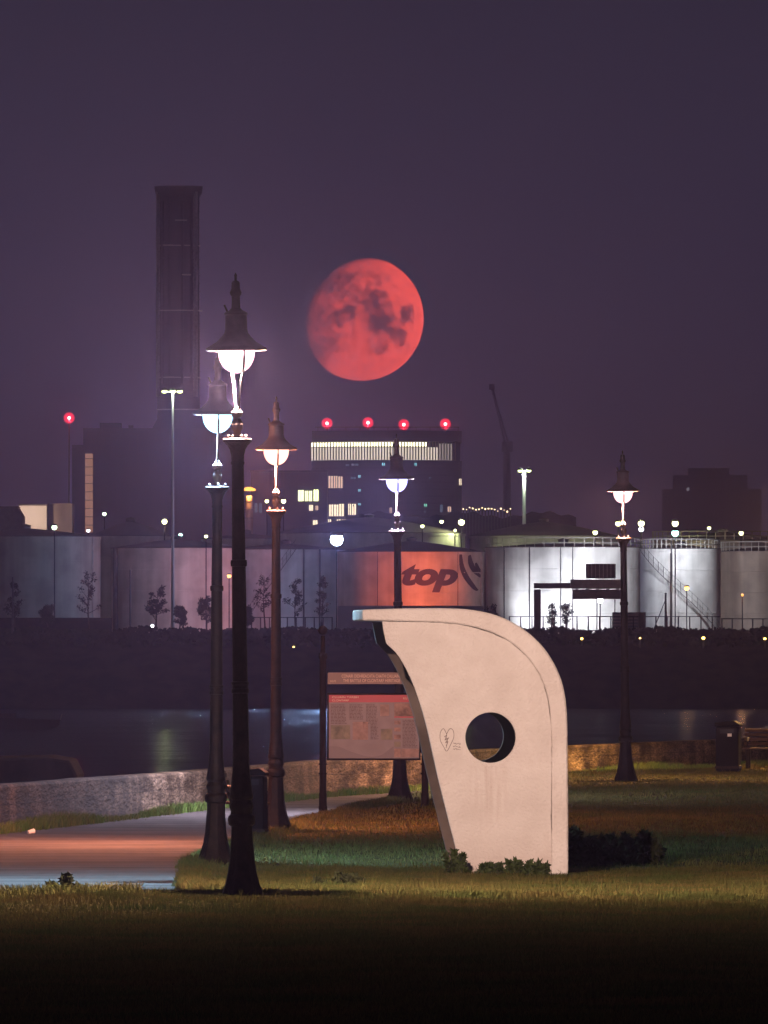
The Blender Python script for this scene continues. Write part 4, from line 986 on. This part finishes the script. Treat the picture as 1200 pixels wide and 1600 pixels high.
for x0, x1, y_ in ((-24, -9, 384), (-20, -7, 590), (6, 20, 430), (-5, 14, 345)):
    ya = -math.sqrt(max(0, r_ * r_ - (max(abs(x0), abs(x1)) * k) ** 2)); MB().box(x0 * k, x1 * k, -r_ - .8, ya, zz(y_ + 1), zz(y_ - 1)).build('gallery', M['fin'], root)
# orange lit column by the lamps
d = 1900.0; k = d / F; root = thing('lit_silo', 'slim column with a glowing orange head between the lamp posts', 'silo', (at(389, 990, d).x, d, ZP))
MB().lathe([(6.2 * k, 0), (6.2 * k, zz(775))], 20).build('body', M['tankb'], root, smooth=True)
for y_ in (784, 797, 810): MB().lathe([(6.2 * k, zz(y_)), (6.9 * k, zz(y_)), (6.9 * k, zz(y_ - 1)), (6.2 * k, zz(y_ - 1))], 20, caps=False).build('hoop', M['dsteel'], root)
MB().lathe([(10 * k, zz(767)), (10.5 * k, zz(764.5)), (4 * k, zz(761))], 20).build('head', glow('lit_silo_head', (1, .42, .06), 2.6), root)
lamp(root, (0, -10.5 * k, zz(770)), 2600, (1, .42, .10), .2)

# ------------------------------------------------------------------ office tower
d = 2600.0; k = d / F; cx = 604
root = thing('office_tower', 'dark office tower with a brightly lit curved top floor and red roof lights', 'office block', (at(cx, 990, d).x, d, ZP))
def ob(name, m, x0, x1, y0, y1, ya, yb, par=None): return bb(name, m, x0, x1, y0, y1, ya, yb, par or root, 0, cx)
rad = 145 * k; cyv = 120 * k     # the front is a shallow curve
def arc(x): return -math.sqrt(max(0, rad * rad - ((x - cx) * k) ** 2)) + cyv + 6
def curved(name, m, x0, x1, y0, y1, off, depth, par=None, n_=40):
    xs_ = np.linspace(x0, x1, n_); mb = MB(); poly_ = [((x - cx) * k, arc(x) - off) for x in xs_]; bk = [((x - cx) * k, arc(x) - off + depth) for x in xs_[::-1]]
    pl = poly_ + bk; nn = len(pl)
    mb.add([(x, y, zz(y1)) for x, y in pl] + [(x, y, zz(y0)) for x, y in pl], [tuple(range(nn - 1, -1, -1)), tuple(range(nn, 2 * nn))] + [(i, (i + 1) % nn, (i + 1) % nn + nn, i + nn) for i in range(nn)])
    return mb.build(name, m, par or root)
curved('body', M['office'], 486, 722, 719, 992, 0, 25); curved('attic', M['office'], 487, 722, 672, 689, 0, 25)
curved('crown_core', M['office'], 488, 720, 689.2, 718.8, -3.2, 20)
crown = curved('crown_glazing', glow('lit_crown_glass', (1, .86, .68), 1.0), 484.5, 684, 698, 718, -2.6, .3)
curved('crown_lighting', glow('lit_crown_lamps', (1, .93, .55), 5.0), 486, 668, 690.5, 696.5, -2.4, .3)
curved('crown_glazing', glow('lit_crown_glass_dim', (1, .84, .72), .32), 684.5, 708, 692, 718, -2.6, .3)
for i, x_ in enumerate(np.linspace(485, 712, 52)):
    y_ = arc(x_); MB().box((x_ - cx) * k - .12, (x_ - cx) * k + .12, y_ - .1, y_ + 2.2, zz(718.6), zz(690)).build('fin', M['fin'], root)
for y_ in range(730, 830, 11): curved('floor_band', M['dsteel'], 486.5, 721.5, y_, y_ + 1.5, .15, .1)
wl = [((513, 520), 743, 762, 'p'), ((521.5, 527), 743, 762, 'p'), ((528.5, 535), 744, 762, 'p'), ((514, 520.5), 788, 806, 'w'), ((522, 528.5), 788, 806, 'w'), ((530, 537), 787, 806, 'w'), ((544, 548.5), 787, 804, 'w'), ((550, 556), 787, 804, 'w'),
      ((512.5, 517), 811, 817, 'w'), ((526, 532), 811, 820, 'w'), ((534, 540), 811, 817, 'p'), ((609, 612), 793, 806, 'p'), ((687, 693), 810, 820, 'w'), ((700, 705), 791, 799, 'p'), ((688, 692), 788, 800, 'd'), ((718, 721.5), 747, 757, 'w'),
      ((560, 563), 742, 746, 't'), ((560, 563), 764, 767.5, 't'), ((560, 563), 786, 789, 't'), ((548, 556), 745, 748, 'd'), ((550, 554), 788, 791, 't'), ((540, 545), 725, 728, 'd'), ((549, 560), 724, 727, 'd'), ((597, 601), 723, 727, 't'), ((648, 651), 723, 727, 't'), ((663, 667), 787, 791, 'g'), ((663, 666), 797, 800, 'd'), ((671, 674), 745, 748, 'd'), ((551, 557), 812, 815, 't')]
wm_ = {'p': glow('lit_pane_peach', (1, .66, .50), 0.935), 'w': glow('lit_pane_warm', (1, .82, .56), 1.7), 'd': glow('lit_pane_dim_blue', (.4, .7, 1), .16), 't': glow('lit_pane_teal', (.3, .9, 1), 1.19), 'g': glow('lit_pane_green', (.3, 1, .7), 1.0), 'y': glow('lit_pane_yellow', (.95, 1, .5), 2.55)}
for (x0, x1), y0, y1, c in wl:
    y_ = arc((x0 + x1) / 2); f_ = MB().box((x0 - cx) * k, (x1 - cx) * k, y_ - .45, y_ + .6, zz(y1), zz(y0)).build('window', wm_[c], root)
    MB().box(((x0 + x1) / 2 - cx) * k - .06, ((x0 + x1) / 2 - cx) * k + .06, y_ - .52, y_ - .46, zz(y1), zz(y0)).build('glazing_bar', M['dsteel'], f_)
ob('roof_rail', M['dsteel'], 492, 718, 665.4, 666.4, cyv - rad + 14, cyv - rad + 14.2)
for x_ in range(496, 720, 22): ob('rail_post', M['dsteel'], x_, x_ + .6, 666.4, 672.5, cyv - rad + 14, cyv - rad + 14.2)
# lower wing on the left with lit windows
d = 2560.0; k = d / F; cx = 440
root = thing('office_wing', 'lower office wing with four greenish lit windows left of the tower', 'office block', (at(cx, 990, d).x, d, ZP))
ob('wall', M['office'], 392, 511, 738, 992, 0, 22); ob('parapet', M['dsteel'], 391, 511.6, 735, 737.8, -.2, 22)
for x0, x1, y0, y1, c in ((466, 474.5, 766, 783, 'y'), (476.5, 481, 767, 783, 'y'), (482.5, 487.5, 767, 783, 'y'), (490, 497.5, 765, 783, 'y'), (483, 489, 789, 798, 'w'), (493, 497, 790, 797, 'p'), (489, 496, 813, 822, 'w'), (398, 402, 786, 801, 'd'), (405, 409, 786, 801, 'd')):
    f_ = ob('window', wm_[c], x0, x1, y0, y1, -.3, .2); ob('glazing_bar', M['dsteel'], (x0 + x1) / 2 - .3, (x0 + x1) / 2 + .3, y0, y1, -.4, -.31, f_)
# red aviation lights: a hot bulb in an emissive ball that paints its red halo
redhalo = bpy.data.materials.new('painted_red_halo'); redhalo.use_nodes = True
n = redhalo.node_tree; n.nodes.clear(); o_ = n.nodes.new('ShaderNodeOutputMaterial'); lw = n.nodes.new('ShaderNodeLayerWeight'); lw.inputs[0].default_value = .5
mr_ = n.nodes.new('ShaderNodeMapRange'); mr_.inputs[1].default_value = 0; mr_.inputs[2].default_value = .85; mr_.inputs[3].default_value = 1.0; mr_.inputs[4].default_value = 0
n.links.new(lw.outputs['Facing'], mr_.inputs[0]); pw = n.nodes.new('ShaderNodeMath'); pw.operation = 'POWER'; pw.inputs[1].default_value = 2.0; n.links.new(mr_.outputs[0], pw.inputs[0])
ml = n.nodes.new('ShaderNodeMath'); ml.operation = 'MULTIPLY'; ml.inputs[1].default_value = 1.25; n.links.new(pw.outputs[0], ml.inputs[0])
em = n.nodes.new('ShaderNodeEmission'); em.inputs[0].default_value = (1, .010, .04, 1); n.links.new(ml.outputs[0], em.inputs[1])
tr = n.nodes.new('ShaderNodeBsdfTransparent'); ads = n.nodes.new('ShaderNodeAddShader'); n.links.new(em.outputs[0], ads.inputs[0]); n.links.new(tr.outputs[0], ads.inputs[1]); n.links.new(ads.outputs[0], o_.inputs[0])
for px, py, d, lab in ((511, 661.5, 2560, 'red warning light over the left end of the lit office tower'), (575, 660.5, 2560, 'second red warning light from the left over the office tower'), (631, 663.5, 2560, 'third red warning light from the left over the office tower'), (696, 662.5, 2560, 'red warning light over the right end of the office tower'), (108, 653, 2700, 'lone red warning light left of the power station')):
    k = d / F; g = at(px, py, d); lone = px == 108
    base = ZP if lone else CAMZ + (HZ - 672) * k
    root = thing('warning_light', lab, 'warning light', (g.x, d + (0 if lone else 48), base), 0, 'red aircraft warning lights')
    if not lone: root.location = (g.x * (2615 / 2560), 2615, CAMZ + (HZ - 672) * 2615 / F); k = 2615 / F; g = at(px, py, 2615); base = root.location.z
    h = g.z - base
    MB().lathe([(.2 if lone else .08, -.3), (.10 if lone else .08, h - .5)], 8).build('mast', M['black'], root)
    mb = MB(); mb.ball((0, 0, h), 2.5 * k, 12); mb.build('bulb', lampmat((1, .40, .36), 9.0, 'redcore'), root, smooth=True)
    mb = MB(); mb.ball((0, 0, h), 10.0 * k, 24); mb.build('lens', redhalo, root, smooth=True)  # oversized glowing ball: the bulb's halo put in as colour, fading to the rim
    MB().lathe([(.3, h - .75), (.3, h - .45)], 10).build('base_ring', M['dsteel'], root)
    lamp(root, (0, -10.4 * k - .2, h), 9000, COL['red'], .3)

# ------------------------------------------------------------------ other far buildings
d = 1700.0; k = d / F; cx = 50
root = thing('lit_warehouse', 'low warehouse with a floodlit pale wall left of the power station', 'warehouse', (at(cx, 990, d).x, d, ZP))
ob('wall', mat('pale_cladding', (.55, .5, .46), (.62, .57, .52), scale=.3), 30, 73, 790, 992, 0, 14); ob('annexe', M['tankb'], 73.5, 112, 786, 992, 3, 14)
ob('roof', M['roof'], 29, 74, 788, 789.8, -.4, 14.4)
lamp(root, (0, -7, zz(808)), 2600, (1, .72, .55), .3)
d = 1600.0; k = d / F; cx = 10
root = thing('dark_shed', 'black shed roof at the left edge above the grey green tank', 'shed', (at(cx, 990, d).x, d, ZP))
MB().prism([((-40 - cx) * k, 0), ((35 - cx) * k, 0), ((35 - cx) * k, zz(806)), ((27 - cx) * k, zz(793)), ((-40 - cx) * k, zz(792))], 0, 12).build('body', M['dsteel'], root)
ob('ridge', M['roof'], -40, 27.5, 791, 792.8, 0, 12)
d = 11900.0; k = d / F; cx = 1105
root = thing('far_block', 'hazy dark block of flats far off at the right', 'building', (at(cx, 990, d).x, d, ZP))
ob('body', M['station'], 1035, 1190, 764, 992, 0, 30); ob('upper_storey', M['station'], 1052, 1168, 742, 763.8, 4, 26); ob('roof_plant', M['station'], 1075, 1140, 731, 741.8, 8, 20)
ob('window', glow('lit_pane_far', (.7, .8, 1), .6), 1073, 1077, 762, 767, -.4, -.1)
for y_ in range(775, 830, 12): ob('floor_band', M['dsteel'], 1036, 1189, y_, y_ + 2, -.3, -.02)
d = 9600.0; k = d / F; cx = 780
root = thing('harbour_crane', 'faint harbour crane with a raised jib in the haze right of the moon', 'crane', (at(792, 990, d).x, d, ZP)); cx = 792
MB().lathe([(9 * k, 0), (5 * k, zz(690))], 8).build('tower', M['dsteel'], root)
mb = MB(); A, B = Vector((0, 0, zz(696))), Vector(((768 - cx) * k, 0, zz(606)))
mb.tube([A + Vector((-2.5 * k, 0, 0)), B], [1.1 * k, .9 * k], 6); mb.tube([A + Vector((3.5 * k, 0, 0)), B + Vector((2 * k, 0, 0))], [1.1 * k, .9 * k], 6)
for t in np.linspace(0, 1, 15): mb.tube([(A + Vector((-2.5 * k, 0, 0))).lerp(B, t), (A + Vector((3.5 * k, 0, 0))).lerp(B + Vector((2 * k, 0, 0)), min(1, t + .05))], .5 * k, 4)
mb.build('jib', M['dsteel'], root); ob('cab', M['dsteel'], 784, 801, 690, 706, -2, 2); ob('jib_head', M['dsteel'], 764, 773, 600, 609, -1.5, 1.5)
# far row of street lights on a hill road
rg = random.Random(12)
for i in range(16):
    px = 724 + i * 4.9; py = 797 + rg.uniform(-2.5, 2.5) + (0 if i > 6 else -1.5); d = 2300.0; k = d / F; g = at(px, py, d)
    root = thing('far_street_light', 'tiny warm light in the row above the tanks right of the office tower', 'street light', (g.x, d, ZP), 0, 'row of far warm street lights')
    MB().tube([(0, .3, 0), (0, .3, g.z - ZP)], .08, 5).build('post', M['dsteel'], root)
    mb = MB(); mb.ball((0, 0, g.z - ZP), rg.uniform(.7, 1.5) * k, 8); mb.build('lens', lampmat((1, .72, .38), 3.5, 'far35'), root)
d = 2320.0; k = d / F
mb = MB(); xs_ = np.linspace(560, 900, 60)
ob_ = [(x - 0) for x in xs_]
mb.prism([(at(x, 0, d).x, CAMZ + (HZ - (804 + 4 * math.sin(x * .05) + 2 * math.sin(x * .21))) * k) for x in xs_] + [(at(900, 0, d).x, 0), (at(560, 0, d).x, 0)], d, d + 40)
tag(mb.build('hills', M['bank']), None, None, kind='structure')

# ------------------------------------------------------------------ haze: real air round everything
hm = bpy.data.materials.new('haze_air'); hm.use_nodes = True
n = hm.node_tree; n.nodes.clear(); o_ = n.nodes.new('ShaderNodeOutputMaterial'); v = n.nodes.new('ShaderNodeVolumePrincipled')
v.inputs['Color'].default_value = (.60, .53, 1.0, 1); v.inputs['Density'].default_value = 0.000135; v.inputs['Anisotropy'].default_value = 0.62
try: hm.cycles.volume_sampling = 'EQUIANGULAR'
except Exception: pass
n.links.new(v.outputs[0], o_.inputs['Volume'])
hz_ = MB().box(-700, 700, -60, 12200, -9.5, 172).build('haze', hm); tag(hz_, 'thin night haze over the shore and the port', 'haze', kind='stuff')
